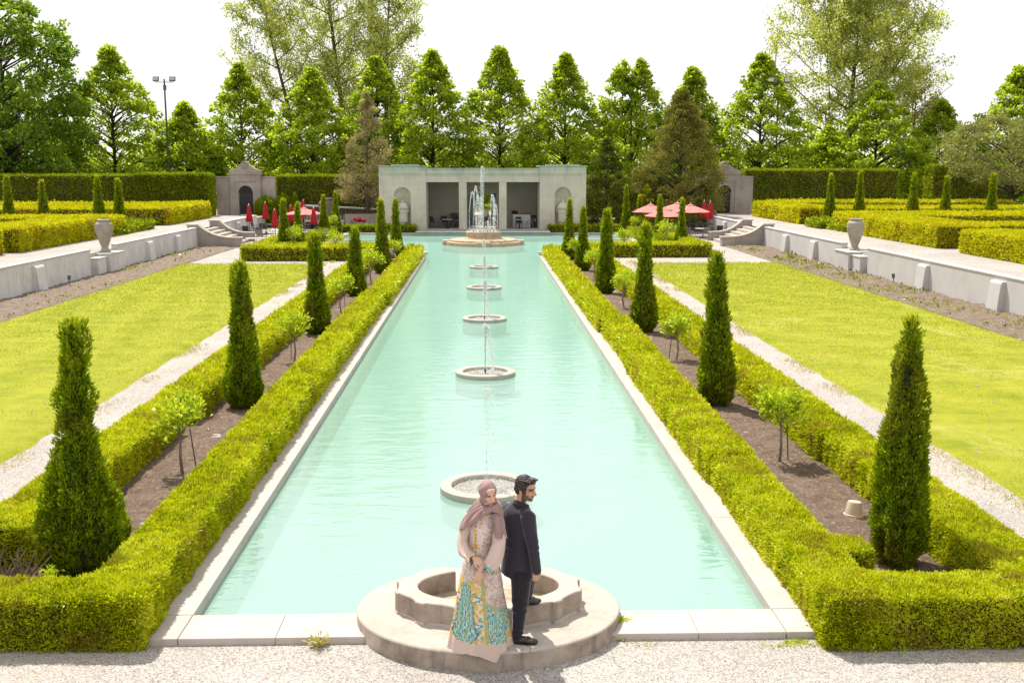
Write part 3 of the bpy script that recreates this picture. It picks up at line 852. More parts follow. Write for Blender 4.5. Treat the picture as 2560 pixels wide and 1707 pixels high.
RING_LABELS = ['low round fountain ring nearest the couple with churning water', 'second round fountain ring from the couple spraying a forked jet',
               'middle round fountain ring halfway along the long pool', 'fourth round fountain ring from the couple with mist at its sides', 'smallest looking round fountain ring just before the tiered fountain']
for k, (lab, yy) in enumerate(zip(RING_LABELS, (17.0, 27.0, 37.0, 46.95, 56.95))):
    rt = thing('ring_fountain', lab, 'fountain', (.05, yy, WZ), group='ring fountains along the pool')
    q = MB(); q.lathe([(.76, -.44), (.76, .095), (.745, .105), (.59, .105), (.575, .09), (.575, -.3), (.5, -.44)], 56)
    o = q.build('stone_ring', M['ring'], rt); smooth_by_angle(o, 35)
    n_ = 40; X = [(.574 * math.cos(t), .574 * math.sin(t)) for t in np.linspace(0, 2 * PI, n_, endpoint=False)]
    q = MB(); q.add([(x, y, .0) for x, y in X], [tuple(range(n_))]); q.v = [(a, b_, .03) for a, b_, c_ in q.v]; q.build('basin_water', M['basin_water'], rt)
    q = MB(); q.tube([(0, 0, -.2), (0, 0, .13)], .014, 8); q.tube([(0, 0, .08), (0, 0, .15)], .022, 8); q.build('nozzle', M['black'], rt)
    rg = np.random.default_rng(40 + k)
    h = (1.55, 1.15, 1.25, 1.3, 1.35)[k]
    up = [(0, 0, .12 + h * u) for u in np.linspace(0, 1, 8)]
    side = (.16, .2, .1, .08, .06)[k]
    dn = [(side * u, -.05 * u, .12 + h * (1 - u * u)) for u in np.linspace(0, 1, 10)]
    j = jet_obj(rt, [(up, [.004, .008, .014, .02]), (dn, [.03, .035, .035, .05])], (240, 480, 560, 620, 620)[k], rg, r=(.004, .013) if k == 0 else (.006, .019))
    sp_ = drops(520, [(-.3, 0, .03), (.1, 0, .05), (.35, -.05, .03)], [.1, .09, .1], .004, .013, rg)
    link('splash', quads_mesh('splash', sp_, None, 3), M['jet'], rt)
    if k >= 2:
        mist = np.concatenate([drops(160, [(-.8, -.1, .0), (-1.7, -.2, .0)], [.02, .1], .003, .010, rg), drops(160, [(.8, -.1, .0), (1.6, -.2, .0)], [.02, .1], .003, .010, rg)])
        link('spray', quads_mesh('spray', mist, None, 3), M['jet'], rt)

bf = thing('tiered_fountain', 'large tiered stone fountain with tall white jets before the pavilion', 'fountain', (0.05, 75.0, WZ))
q = MB(); q.lathe([(2.6, -.44), (2.6, .2), (2.56, .24), (2.3, .24), (2.3, -.3)], 64); o = q.build('lower_tier', M['fountain'], bf); smooth_by_angle(o, 35)
for k in range(4):
    q = MB(); a = k * PI / 2; Mz = Matrix.Rotation(a, 3, 'Z')
    q.rbox(Mz @ Vector((2.5, 0, -.06)), (.62, .95, .74), Mz)
    q.build('projecting_block', M['fountain'], bf, bevel=.03)
q = MB(); q.lathe([(2.31, .0), (2.31, .33), (2.27, .37), (1.3, .42)], 64); o = q.build('middle_tier', M['fountain'], bf); smooth_by_angle(o, 35)
q = MB(); q.lathe([(1.33, .36), (1.36, .40), (1.34, .46), (1.22, .49), (1.18, .53), (1.2, .76), (1.24, .82), (1.22, .89), (1.14, .92), (.9, .90), (.88, .8)], 12, cap=False); q.build('drum', M['fountain'], bf, bevel=.02)
q = MB(); n_ = 24; q.add([(1.0 * math.cos(t), 1.0 * math.sin(t), .87) for t in np.linspace(0, 2 * PI, n_, endpoint=False)], [tuple(range(n_))]); q.build('drum_water', M['basin_water'], bf)
rg = np.random.default_rng(90)
def bigjet(x, y, h, x2, n, sp=1.0, thin=False):
    nz_ = MB(); nz_.tube([(x, y, .85), (x, y, 1.0)], [.035, .025], 8); nz_.build('nozzle', M['black'], bf)
    up = [(x + (x2 - x) * .45 * u, y * (1 - .3 * u), .98 + h * math.sqrt(max(0, 1 - (1 - u) ** 2))) for u in np.linspace(0, 1, 9)]
    dn = [(x + (x2 - x) * (.45 + .55 * u), y * (.7 - .3 * u), .98 + h * (1 - u * u)) for u in np.linspace(0, 1, 9)]
    jet_obj(bf, [(up, [.008, .012, .02, .03 * sp]), (dn, [.025 * sp, .04 * sp, .06 * sp, .08 * sp])], n, rg, r=(.010, .028))
    jet_obj(bf, [(up[:7], [.004, .006, .01])], n, rg, r=(.010, .020))
bigjet(0.0, 0, 4.3, -.12, 950, 1.4)
for x, y, h, x2 in ((-.98, .1, 2.5, -.45), (-.7, -.55, 2.9, -.3), (-.25, -.85, 2.15, -.05), (.28, -.85, .55, .34), (.7, -.55, 2.1, .78), (1.0, .1, 1.6, .7), (-.5, .7, 2.25, -.2), (.5, .75, 2.3, .75)):
    bigjet(x, y, h + .1, x2, 270, .9)
link('splash', quads_mesh('splash', drops(1600, [(-.9, -.3, .93), (0, -.5, .98), (.9, -.3, .93)], [.12, .16, .12], .006, .018, rg), None, 3), M['jet'], bf)

# the stone platform the couple stand on
pf = thing('stone_basin', 'oval stone platform with scalloped split basin at the near pool end', 'fountain basin', (.05, 11.68, 0))
nseg = 96
def ell(rx, ry, z): return [(rx * math.cos(2 * PI * k / nseg), ry * math.sin(2 * PI * k / nseg), z) for k in range(nseg)]
rings = [ell(1.49, 1.23, -.5), ell(1.49, 1.23, .188), ell(1.478, 1.218, .205), ell(1.46, 1.20, .21)]
q = MB(); F = []
for k in range(3):
    for i in range(nseg): F.append((k * nseg + i, k * nseg + (i + 1) % nseg, (k + 1) * nseg + (i + 1) % nseg, (k + 1) * nseg + i))
F.append(tuple(range(3 * nseg, 4 * nseg)))
q.add([p for r_ in rings for p in r_], F)
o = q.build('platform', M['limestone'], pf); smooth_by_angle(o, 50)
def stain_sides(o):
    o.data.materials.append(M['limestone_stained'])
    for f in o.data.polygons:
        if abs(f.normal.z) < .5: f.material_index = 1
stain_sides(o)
BZ = .455
def outer_r(a):
    """scalloped outline: 12 shallow bites between narrow fillets."""
    u = (a / (2 * PI) * 12 + .5) % 1.0
    cut = 0.0
    if .13 < u < .87:
        v = (u - .13) / .74; cut = .052 * math.sin(PI * v) ** .5
    return (1.07 - cut, .70 - cut)
def basin_part(a0, a1, n_):
    P = []
    for k in range(n_ + 1):
        a = a0 + (a1 - a0) * k / n_
        ro = outer_r(a); ca, sa = math.cos(a), math.sin(a)
        oz = [(ro[0] * ca, ro[1] * sa), (.80 * ca, .475 * sa)]
        (xo, yo), (xi, yi) = oz
        P.append([(xo * 1.02, yo * 1.03, .21), (xo * 1.003, yo * 1.004, .235), (xo, yo, BZ - .012), (xo * .988, yo * .985, BZ), (xi * 1.015, yi * 1.02, BZ), (xi, yi, BZ - .012), (xi, yi, .12)])
    return np.array(P)
gapL, gapR = PI / 2 + .50, PI / 2 - .42
q = MB(); P = basin_part(gapL, gapL + 2 * PI - .92, 560)
nv, nu = P.shape[:2]
F = [(i * nu + j, (i + 1) * nu + j, (i + 1) * nu + j + 1, i * nu + j + 1) for i in range(nv - 1) for j in range(nu - 1)]
F.append(tuple(range(nu))[::-1]); F.append(tuple(range((nv - 1) * nu, nv * nu)))
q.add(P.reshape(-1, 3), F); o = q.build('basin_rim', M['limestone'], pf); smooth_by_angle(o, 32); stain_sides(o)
q = MB(); q.add([(.82 * math.cos(t), .49 * math.sin(t), .216) for t in np.linspace(0, 2 * PI, 48, endpoint=False)], [tuple(range(48))]); q.build('basin_floor', plain_mat('ochre_stained_basin_floor', (.36, .28, .19), .8, .3, 9), pf)

# ================================================================== foliage
M['yew_gold'] = leaf_mat('golden_hedge_leaves', [(0, (.16, .21, .004)), (.35, (.42, .46, .006)), (.7, (.58, .59, .010)), (1, (.70, .69, .08))], .38, .05, (.33, .24, .04), 1.6)
M['yew_gold2'] = leaf_mat('bright_gold_hedge_leaves', [(0, (.24, .26, .003)), (.35, (.50, .49, .005)), (.7, (.64, .60, .008)), (1, (.72, .67, .04))], .38, .04, (.42, .30, .02), .8)
M['yew_tall'] = leaf_mat('tall_hedge_leaves', [(0, (.10, .15, .005)), (.4, (.21, .27, .008)), (.8, (.33, .37, .014)), (1, (.48, .48, .03))], .34, .04)
M['box'] = leaf_mat('box_hedge_leaves', [(0, (.11, .17, .006)), (.5, (.26, .33, .010)), (1, (.48, .49, .03))], .32, .05)
M['thuja'] = leaf_mat('arborvitae_sprays', [(0, (.065, .11, .003)), (.4, (.20, .285, .006)), (.75, (.36, .42, .010)), (1, (.54, .52, .03))], .40, .05, (.21, .17, .02), 1.1)
M['maple'] = leaf_mat('maple_leaves', [(0, (.15, .22, .016)), (.4, (.30, .385, .024)), (.7, (.44, .51, .035)), (1, (.60, .62, .08))], .64, .05)
M['maple_dark'] = leaf_mat('dark_maple_leaves', [(0, (.09, .155, .016)), (.5, (.19, .285, .03)), (1, (.36, .45, .05))], .58, .05)
M['poplar'] = leaf_mat('pale_poplar_leaves', [(0, (.25, .27, .06)), (.5, (.46, .49, .13)), (1, (.62, .62, .24))], .58, .06)
M['feather'] = leaf_mat('yellowish_young_leaves', [(0, (.30, .28, .08)), (.5, (.45, .42, .15)), (1, (.56, .52, .22))], .45, .05)
M['conifer_tan'] = leaf_mat('tan_conifer_needles', [(0, (.16, .13, .06)), (.5, (.32, .26, .125)), (1, (.46, .385, .20))], .3, .03)
M['juniper'] = leaf_mat('olive_brown_juniper', [(0, (.10, .105, .018)), (.5, (.22, .21, .045)), (1, (.36, .32, .08))], .3, .03)
M['juniper_g'] = leaf_mat('dark_green_juniper', [(0, (.05, .075, .008)), (.5, (.13, .16, .018)), (1, (.26, .27, .04))], .3, .03)
M['crab'] = leaf_mat('grey_green_leaves', [(0, (.12, .14, .035)), (.5, (.24, .25, .07)), (1, (.42, .41, .14))], .45, .05)
M['bright_leaf'] = leaf_mat('fresh_green_leaves', [(0, (.22, .33, .012)), (.5, (.42, .50, .02)), (1, (.60, .63, .09))], .48, .05)
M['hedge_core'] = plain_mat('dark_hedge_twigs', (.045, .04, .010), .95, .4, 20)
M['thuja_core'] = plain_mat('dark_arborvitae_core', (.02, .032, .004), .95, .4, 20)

def unit(v): return v / np.maximum(np.linalg.norm(v, axis=-1, keepdims=True), 1e-9)
def leaf_quads(P, D, L, W, rng, fold=.0):
    D = unit(D); S = unit(np.cross(D, rng.normal(size=D.shape)))
    L = np.asarray(L).reshape(-1, 1) if np.ndim(L) else L; W = np.asarray(W).reshape(-1, 1) if np.ndim(W) else W
    m = P + D * (L * .45)
    return np.stack([P, m + S * (W * .5), P + D * L, m - S * (W * .5)], 1)

def sdf_boxes(P, boxes, r, k=.06):
    d = None
    for (x0, x1, y0, y1, z0, z1) in boxes:
        c = np.array([(x0 + x1) / 2, (y0 + y1) / 2, (z0 - .3 + z1) / 2]); h = np.array([(x1 - x0) / 2, (y1 - y0) / 2, (z1 - z0 + .3) / 2]) - r
        q = np.abs(P - c) - h
        e = np.linalg.norm(np.maximum(q, 0), axis=1) + np.minimum(q.max(1), 0) - r
        if d is None: d = e
        else:
            t = np.clip(.5 + .5 * (d - e) / k, 0, 1); d = d * (1 - t) + e * t - k * t * (1 - t)
    return d

def hedge(name, label, cat, boxes, mat, L0=.045, asp=.36, cov=2.0, r=.085, lump=.022, near=13.0, group=None, seed=1, lumpscale=1.6, origin=None, top_only_far=False, lift=.5):
    rng = np.random.default_rng(seed)
    bx = np.array(boxes); o0 = np.array([bx[:, :2].mean(), bx[:, 2:4].mean(), bx[:, 4].min()]) if origin is None else np.array(origin)
    pts = []
    for (x0, x1, y0, y1, z0, z1) in boxes:
        ylo = max(y0, 0.0)
        # faces the photo can see, plus the far ones thinner
        for face, area in (('top', (x1 - x0) * (y1 - y0)), ('x0', (y1 - y0) * (z1 - z0)), ('x1', (y1 - y0) * (z1 - z0)), ('y0', (x1 - x0) * (z1 - z0)), ('y1', (x1 - x0) * (z1 - z0))):
            # split long runs so that density follows distance
            nsl = max(1, int((y1 - y0) / 2.0)) if face in ('top', 'x0', 'x1') else 1
            for s_ in range(nsl):
                ya = y0 + (y1 - y0) * s_ / nsl; yb = y0 + (y1 - y0) * (s_ + 1) / nsl
                ym = (ya + yb) / 2 if face in ('top', 'x0', 'x1') else (y0 if face == 'y0' else y1)
                dist = max(near, math.hypot(ym, (x0 + x1) / 2 * .6))
                L = L0 * dist / near
                n_ = int(area / nsl * cov / (L * L * asp * .5) * (.35 if face == 'y1' else 1))
                if n_ < 1: continue
                u = rng.random((n_, 3))
                q = np.stack([x0 + (x1 - x0) * u[:, 0], ya + (yb - ya) * u[:, 1], z0 + (z1 - z0) * u[:, 2]], 1)
                if face == 'top': q[:, 2] = z1
                elif face == 'x0': q[:, 0] = x0
                elif face == 'x1': q[:, 0] = x1
                elif face == 'y0': q[:, 1] = y0
                else: q[:, 1] = y1
                pts.append(np.concatenate([q, np.full((n_, 1), L)], 1))
    A = np.concatenate(pts); P = A[:, :3]; L = A[:, 3]
    d = sdf_boxes(P, boxes, r); keep = d > -r * 1.3; P = P[keep]; L = L[keep]
    def grad(P):
        e = 1e-3; d0 = sdf_boxes(P, boxes, r)
        g = np.stack([sdf_boxes(P + np.eye(3)[i] * e, boxes, r) - d0 for i in range(3)], 1) / e
        return d0, unit(g)
    for _ in range(2):
        d0, N = grad(P); P = P - N * d0[:, None]
    d0, N = grad(P)
    ok = P[:, 2] > bx[:, 4].min() + .0; P = P[ok]; L = L[ok]; N = N[ok]
    fine = vnoise(P, 11, seed + 3)
    off = lump * vnoise(P, lumpscale, seed) + lump * .7 * vnoise(P, lumpscale * 3.1, seed + 2) + np.minimum(L, .09) * .45 * fine + rng.normal(size=len(P)) * L * .35 - L * .5
    P = P + N * off[:, None]
    D = N * .75 + np.array([0, 0, lift]) + rng.normal(size=P.shape) * .65
    Ls = L * rng.uniform(.65, 1.35, len(P))
    V = leaf_quads(P - o0, D, Ls, Ls * asp, rng)
    rnd = np.clip(.5 + .3 * rng.normal(size=len(P)) * .8 + .22 * vnoise(P, 1.3, seed + 7) + .14 * vnoise(P, 5, seed + 8) + .20 * fine, 0, 1)
    root = thing(name, label, cat, tuple(o0), group=group)
    link('foliage', quads_mesh('foliage', V, rnd), mat, root)
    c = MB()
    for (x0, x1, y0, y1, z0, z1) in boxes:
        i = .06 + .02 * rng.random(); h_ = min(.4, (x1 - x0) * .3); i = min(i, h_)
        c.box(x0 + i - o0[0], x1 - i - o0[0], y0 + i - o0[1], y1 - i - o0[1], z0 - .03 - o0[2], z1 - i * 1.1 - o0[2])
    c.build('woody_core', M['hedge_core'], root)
    return root

# --- beds beside the pool: inner arm, front return, outer arm, far return
hl = [(-4.42, -3.66, 11.05, 40.2, 0, .60), (-4.30, -3.55, 40.0, 63.6, 0, .60), (-6.65, -3.66, 11.02, 11.72, 0, .60), (-6.62, -5.86, 13.45, 20.7, 0, .60), (-7.4, -6.15, 11.0, 13.0, 0, .58),
      (-6.62, -5.82, 21.6, 43, 0, .60), (-6.55, -5.8, 42.8, 62.6, 0, .60), (-5.0, -3.6, 62.9, 63.6, 0, .58), (-6.62, -6.2, 20.4, 21.8, 0, .56)]
hedge('clipped_hedge', 'long golden clipped hedge wrapping the left pool bed, nearest corner at lower left', 'hedge', hl, M['yew_gold'], seed=11, L0=.04)
hr = [(3.66, 4.36, 10.85, 17, 0, .58), (3.62, 4.38, 16.8, 26.6, 0, .60), (3.70, 4.42, 26.9, 33.0, 0, .62), (3.60, 4.30, 33.2, 63.6, 0, .58), (3.68, 7.0, 10.82, 11.62, 0, .60), (5.95, 6.7, 11.2, 18.5, 0, .60), (4.2, 4.75, 12.4, 12.95, 0, .55),
      (5.88, 6.66, 18.3, 42, 0, .60), (5.84, 6.56, 41.8, 62.6, 0, .60), (3.64, 5.0, 62.9, 63.6, 0, .58)]
hedge('clipped_hedge', 'long golden clipped hedge wrapping the right pool bed, nearest corner at lower right', 'hedge', hr, M['yew_gold'], seed=12, L0=.04)
# --- low hedges round the side basins of the pool
hedge('clipped_hedge', 'bright topped hedge block turning a corner before the left patio', 'hedge',
      [(-13.55, -5.7, 60.9, 62.0, 0, .78), (-13.55, -12.6, 61.5, 74.5, 0, .72), (-12.4, -6.6, 65.2, 66.2, 0, .62)], M['yew_gold'], seed=13, cov=2.6, near=19)
hedge('clipped_hedge', 'bright topped hedge block turning a corner before the right patio', 'hedge',
      [(5.8, 13.4, 62.9, 63.9, 0, .76), (12.5, 13.4, 63.5, 76, 0, .72), (6.6, 12.2, 65.6, 66.5, 0, .62)], M['yew_gold'], seed=14, cov=2.6, near=19)
hedge('low_hedge', 'low leafy hedge running from the left side basin to the pavilion step', 'hedge',
      [(-12.3, -11.3, 70, 86.6, 0, .62), (-12.0, -5.3, 86.6, 87.3, 0, .62)], M['box'], seed=15, cov=2.6, near=19)
hedge('low_hedge', 'low leafy hedge running from the right side basin to the pavilion step', 'hedge',
      [(11.3, 12.4, 70, 86.6, 0, .62), (5.3, 12.0, 86.6, 87.3, 0, .62)], M['box'], seed=16, cov=2.6, near=19)
# --- parterres on the upper terraces
TZ = 1.05
hedge('parterre_hedge', 'golden parterre hedge behind the left urn, squared end facing right', 'hedge',
      [(-25.2, -22.7, 53.6, 67, TZ, 2.25), (-40, -22.6, 66.4, 69.2, TZ, 2.18)], M['yew_gold2'], seed=21, lump=.035, lumpscale=.9, r=.10, near=21)
hedge('parterre_hedge', 'golden parterre hedge cut off by the left photo edge', 'hedge', [(-27, -23.0, 38, 52.6, TZ, 2.25)], M['yew_gold2'], seed=22, lump=.035, lumpscale=.9, r=.10, near=21)
hedge('parterre_hedge', 'golden parterre hedge in front of the tall left hedge', 'hedge',
      [(-25.2, -23.0, 79.6, 92.6, TZ, 2.3), (-40, -24, 79.4, 82.6, TZ, 2.28), (-48, -23.2, 88.5, 92.4, TZ, 2.25)], M['yew_gold2'], seed=23, lump=.035, lumpscale=.9, r=.10, near=21)
hedge('parterre_hedge', 'golden parterre hedge behind the right urn', 'hedge',
      [(23.4, 26.6, 55.2, 69, TZ, 2.2), (23.6, 46, 68.3, 72.6, TZ, 2.22), (25, 42, 57.5, 59.8, TZ, 2.15)], M['yew_gold2'], seed=24, lump=.035, lumpscale=.9, r=.10, near=21)
hedge('parterre_hedge', 'golden parterre hedge cut off by the right photo edge', 'hedge', [(23.3, 28.5, 36, 52.3, TZ, 2.15)], M['yew_gold2'], seed=25, lump=.035, lumpscale=.9, r=.10, near=21)
hedge('parterre_hedge', 'golden parterre hedge in front of the tall right hedge', 'hedge',
      [(23.5, 25.8, 80, 94, TZ, 2.25), (24, 48, 80.6, 83.4, TZ, 2.22), (25, 46, 93, 96, TZ, 2.3)], M['yew_gold2'], seed=26, lump=.035, lumpscale=.9, r=.10, near=21)
for lab, bxs, sd in (('low green box hedge by the terrace path, left of the left stairs', [(-25, -22.6, 70.9, 75.4, TZ, 1.55)], 27), ('smallest low box hedge touching the left parterre corner', [(-24.0, -22.5, 67.0, 70.5, TZ, 1.5)], 28),
                     ('low green box hedge on the right terrace beside the nearest cone', [(23.1, 25.4, 73.6, 77, TZ, 1.55)], 29), ('smallest low box hedge touching the right parterre corner', [(23.5, 25.2, 69.6, 73.1, TZ, 1.5)], 30)):
    hedge('box_hedge', lab, 'hedge', bxs, M['box'], seed=sd, cov=2.6)
# --- tall wall-like hedges
hedge('tall_hedge', 'tall wall-like dark hedge left of the left gateway', 'hedge', [(-50, -23.7, 95, 97.2, TZ, 4.55), (-30, -23.7, 94.95, 97.2, TZ, 4.66)], M['yew_tall'], seed=31, lump=.03, r=.10, L0=.04, near=24)
hedge('tall_hedge', 'tall wall-like dark hedge between the left gateway and the pavilion', 'hedge', [(-18.4, -8.5, 98, 99.8, TZ, 4.5)], M['yew_tall'], seed=32, lump=.03, r=.10, L0=.04, near=24)
hedge('tall_hedge', 'tall wall-like dark hedge right of the right gateway', 'hedge', [(24.7, 39.2, 102.0, 104.2, TZ, 5.0)], M['yew_tall'], seed=33, lump=.03, r=.10, L0=.04, near=24)
hedge('tall_hedge', 'tall short hedge block under the crab apple at far right', 'hedge', [(43.5, 51.5, 104.2, 106.5, TZ, 5.45)], M['yew_tall'], seed=34, lump=.03, r=.10, L0=.04, near=24)
hedge('tall_hedge', 'tall hedge hidden behind the dark conifers right of the pavilion', 'hedge', [(8.6, 19.2, 99.5, 101.2, TZ, 4.4)], M['yew_tall'], seed=35, lump=.03, r=.10, L0=.04, cov=1.6, near=20)

# --- clipped cones
def cone_mesh(H, prof, L, seed, cov=3.0, asp=.34, lump=.06, lean=(0, 0), loose=1.0):
    """prof: (height fraction, radius) pairs."""
    rng = np.random.default_rng(seed)
    ts = np.array([p[0] for p in prof]); rs = np.array([p[1] for p in prof])
    g = np.linspace(0, 1, 200); wgt = np.interp(g, ts, rs) + .02; area = H * np.trapz(wgt, g) * 2 * PI
    cdf = np.cumsum(wgt); cdf /= cdf[-1]
    n_ = int(area * cov / (L * L * asp * .5))
    t = np.interp(rng.random(n_), cdf, g); a = rng.random(n_) * 2 * PI; rr = np.interp(t, ts, rs)
    N = np.stack([np.cos(a), np.sin(a), np.full(n_, .18)], 1)
    base = np.stack([rr * np.cos(a), rr * np.sin(a), t * H], 1)
    q = np.stack([np.cos(a) * 1.0, np.sin(a) * 1.0, t * H * 1.0], 1)
    lump_ = lump * vnoise(q, 2.3, seed) + lump * .8 * vnoise(q, 5.5, seed + 1) + lump * .5 * vnoise(base, 16, seed + 4)
    tuft = vnoise(q * [1, 1, 1], 9.0, seed + 9); tuft2 = vnoise(base, 13, seed + 6)
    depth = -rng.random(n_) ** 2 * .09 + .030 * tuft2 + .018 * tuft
    P = base + N * (lump_ + depth)[:, None]
    P[:, 0] += lean[0] * t; P[:, 1] += lean[1] * t
    D = N * .7 + np.array([0, 0, .95]) + rng.normal(size=P.shape) * .42
    Ls = L * rng.uniform(.6, 1.4, n_) * (1 + loose * .35 * (rng.random(n_) < .05))
    # feathery growing tip
    V = leaf_quads(P, D, Ls, Ls * asp, rng)
    tip = 90; Pt = np.stack([rng.normal(size=tip) * .05 + lean[0], rng.normal(size=tip) * .05 + lean[1], H - .12 + rng.random(tip) * .1], 1)
    V2 = leaf_quads(Pt, np.array([0, 0, 1.0]) + rng.normal(size=(tip, 3)) * .3, rng.uniform(.8, 2.2, tip) * L, L * .35 * np.ones(tip), rng)
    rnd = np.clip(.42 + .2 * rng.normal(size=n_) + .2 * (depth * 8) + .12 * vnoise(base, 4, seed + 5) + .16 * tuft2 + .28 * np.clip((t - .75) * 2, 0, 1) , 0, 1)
    V = np.concatenate([V, V2]); rnd = np.concatenate([rnd, rng.uniform(.6, 1, tip)])
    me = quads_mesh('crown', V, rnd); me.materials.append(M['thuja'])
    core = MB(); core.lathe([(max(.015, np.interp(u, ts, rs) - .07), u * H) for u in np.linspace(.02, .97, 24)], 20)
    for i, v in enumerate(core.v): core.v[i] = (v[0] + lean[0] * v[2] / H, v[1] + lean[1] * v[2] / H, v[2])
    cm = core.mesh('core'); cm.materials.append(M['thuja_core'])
    tr = MB(); tr.tube([(0, 0, -.1), (.01, 0, .15), (0, 0, .5)], [.06, .05, .04], 8); tm = tr.mesh('trunk'); tm.materials.append(M['bark_dark'])
    return me, cm, tm
def place_cone(meshes, x, y, z, label, group, sxy=1.0, sz=1.0, rz=0.0, name='clipped_cone'):
    r_ = thing(name, label, 'topiary', (x, y, z), rz, group); r_.scale = (sxy, sxy, sz)
    for nm, me in zip(('crown', 'inner_core', 'trunk'), meshes):
        link(nm, me, None, r_)
    return r_
BELL = [(0, .30), (.03, .46), (.087, .53), (.19, .51), (.28, .44), (.365, .37), (.45, .29), (.54, .225), (.71, .17), (.86, .15), (.95, .135), (.985, .10), (1, .04)]
SLIM = [(0, .20), (.07, .31), (.177, .345), (.354, .29), (.53, .245), (.71, .185), (.82, .135), (.885, .10), (.95, .055), (.975, .04), (1, .01)]
MID = [(0, .20), (.05, .33), (.12, .37), (.2, .37), (.265, .335), (.37, .27), (.47, .23), (.6, .20), (.706, .175), (.83, .15), (.926, .125), (.98, .085), (1, .03)]
SPIRE = [(0, .24), (.06, .40), (.15, .43), (.28, .35), (.45, .25), (.62, .185), (.8, .14), (.92, .11), (.98, .07), (1, .02)]
GL, GR = 'clipped cones in the left pool bed', 'clipped cones in the right pool bed'
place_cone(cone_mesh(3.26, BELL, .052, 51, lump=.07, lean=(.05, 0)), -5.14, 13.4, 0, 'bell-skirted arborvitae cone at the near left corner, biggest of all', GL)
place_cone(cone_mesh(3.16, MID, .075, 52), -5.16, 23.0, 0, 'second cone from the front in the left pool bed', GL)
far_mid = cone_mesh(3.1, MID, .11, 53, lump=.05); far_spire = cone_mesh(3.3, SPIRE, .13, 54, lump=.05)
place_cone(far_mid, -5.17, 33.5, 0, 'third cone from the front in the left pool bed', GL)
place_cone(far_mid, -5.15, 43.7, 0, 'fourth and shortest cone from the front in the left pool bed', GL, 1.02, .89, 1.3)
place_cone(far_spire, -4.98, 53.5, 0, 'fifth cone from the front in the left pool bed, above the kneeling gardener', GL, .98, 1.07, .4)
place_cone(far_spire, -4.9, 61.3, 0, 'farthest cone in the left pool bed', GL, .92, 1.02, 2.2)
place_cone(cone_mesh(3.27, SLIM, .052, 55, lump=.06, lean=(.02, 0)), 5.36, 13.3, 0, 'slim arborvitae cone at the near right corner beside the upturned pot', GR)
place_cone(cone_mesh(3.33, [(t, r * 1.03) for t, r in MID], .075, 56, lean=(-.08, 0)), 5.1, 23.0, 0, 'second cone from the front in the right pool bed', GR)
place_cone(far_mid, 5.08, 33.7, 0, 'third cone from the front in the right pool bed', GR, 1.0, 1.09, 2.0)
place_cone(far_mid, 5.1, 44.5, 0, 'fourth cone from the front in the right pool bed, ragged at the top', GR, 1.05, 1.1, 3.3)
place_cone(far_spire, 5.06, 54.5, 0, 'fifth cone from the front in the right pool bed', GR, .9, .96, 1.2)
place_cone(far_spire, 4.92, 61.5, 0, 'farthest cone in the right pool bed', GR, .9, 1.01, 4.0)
GP, GQ = 'clipped cones round the patios', 'clipped cones on the upper terraces'
for x, y, H, lab, rz in ((-12.12, 66.5, 3.2, 'nearest cone at the left patio, behind the hedge corner', .2), (-11.62, 68.6, 2.95, 'cone in front of the open faded umbrella at the left patio', 1.7), (-11.86, 81.5, 3.1, 'cone partly covering the dark brown urn', 2.6), (-11.45, 85, 3.25, 'cone just right of the dark brown urn', 3.9),
                         (11.25, 85, 3.75, 'tallest thin cone behind the right patio, left of the golden conifer', .9), (12.31, 85, 3.0, 'cone in front of the golden conifer at the right patio', 5.1), (12.28, 75, 3.25, 'cone standing before the row of open umbrellas', 2.0), (12.72, 69, 3.18, 'nearest cone at the right patio, behind the hedge corner', 4.4)):
    place_cone(far_spire, x, y, 0, lab, GP, .98 if x < 11.3 else .95, H / 3.3, rz)
for x, y, H, lab, rz in ((-32.29, 75, 3.5, 'leftmost terrace cone at the left photo edge', .3), (-29.95, 75, 3.2, 'shortest terrace cone, second from the left photo edge', 1.1), (-26.21, 75, 3.5, 'terrace cone left of the one beside the low box hedge', 2.5), (-24.83, 75, 3.3, 'terrace cone standing by the low box hedge on the left', 3.6),
                         (24.95, 77.5, 3.6, 'terrace cone nearest the right stairs, beside the box hedge', 4.7), (27.07, 77.5, 3.8, 'second terrace cone from the right stairs', .7), (31.15, 78, 3.65, 'middle cone of the five on the right terrace', 1.9), (33.55, 78, 3.45, 'fourth terrace cone from the right stairs', 3.0), (36.93, 78, 3.65, 'rightmost terrace cone before the crab apple', 5.5)):
    place_cone(far_spire, x, y, TZ, lab, GQ, 1.1, H / 3.3, rz)

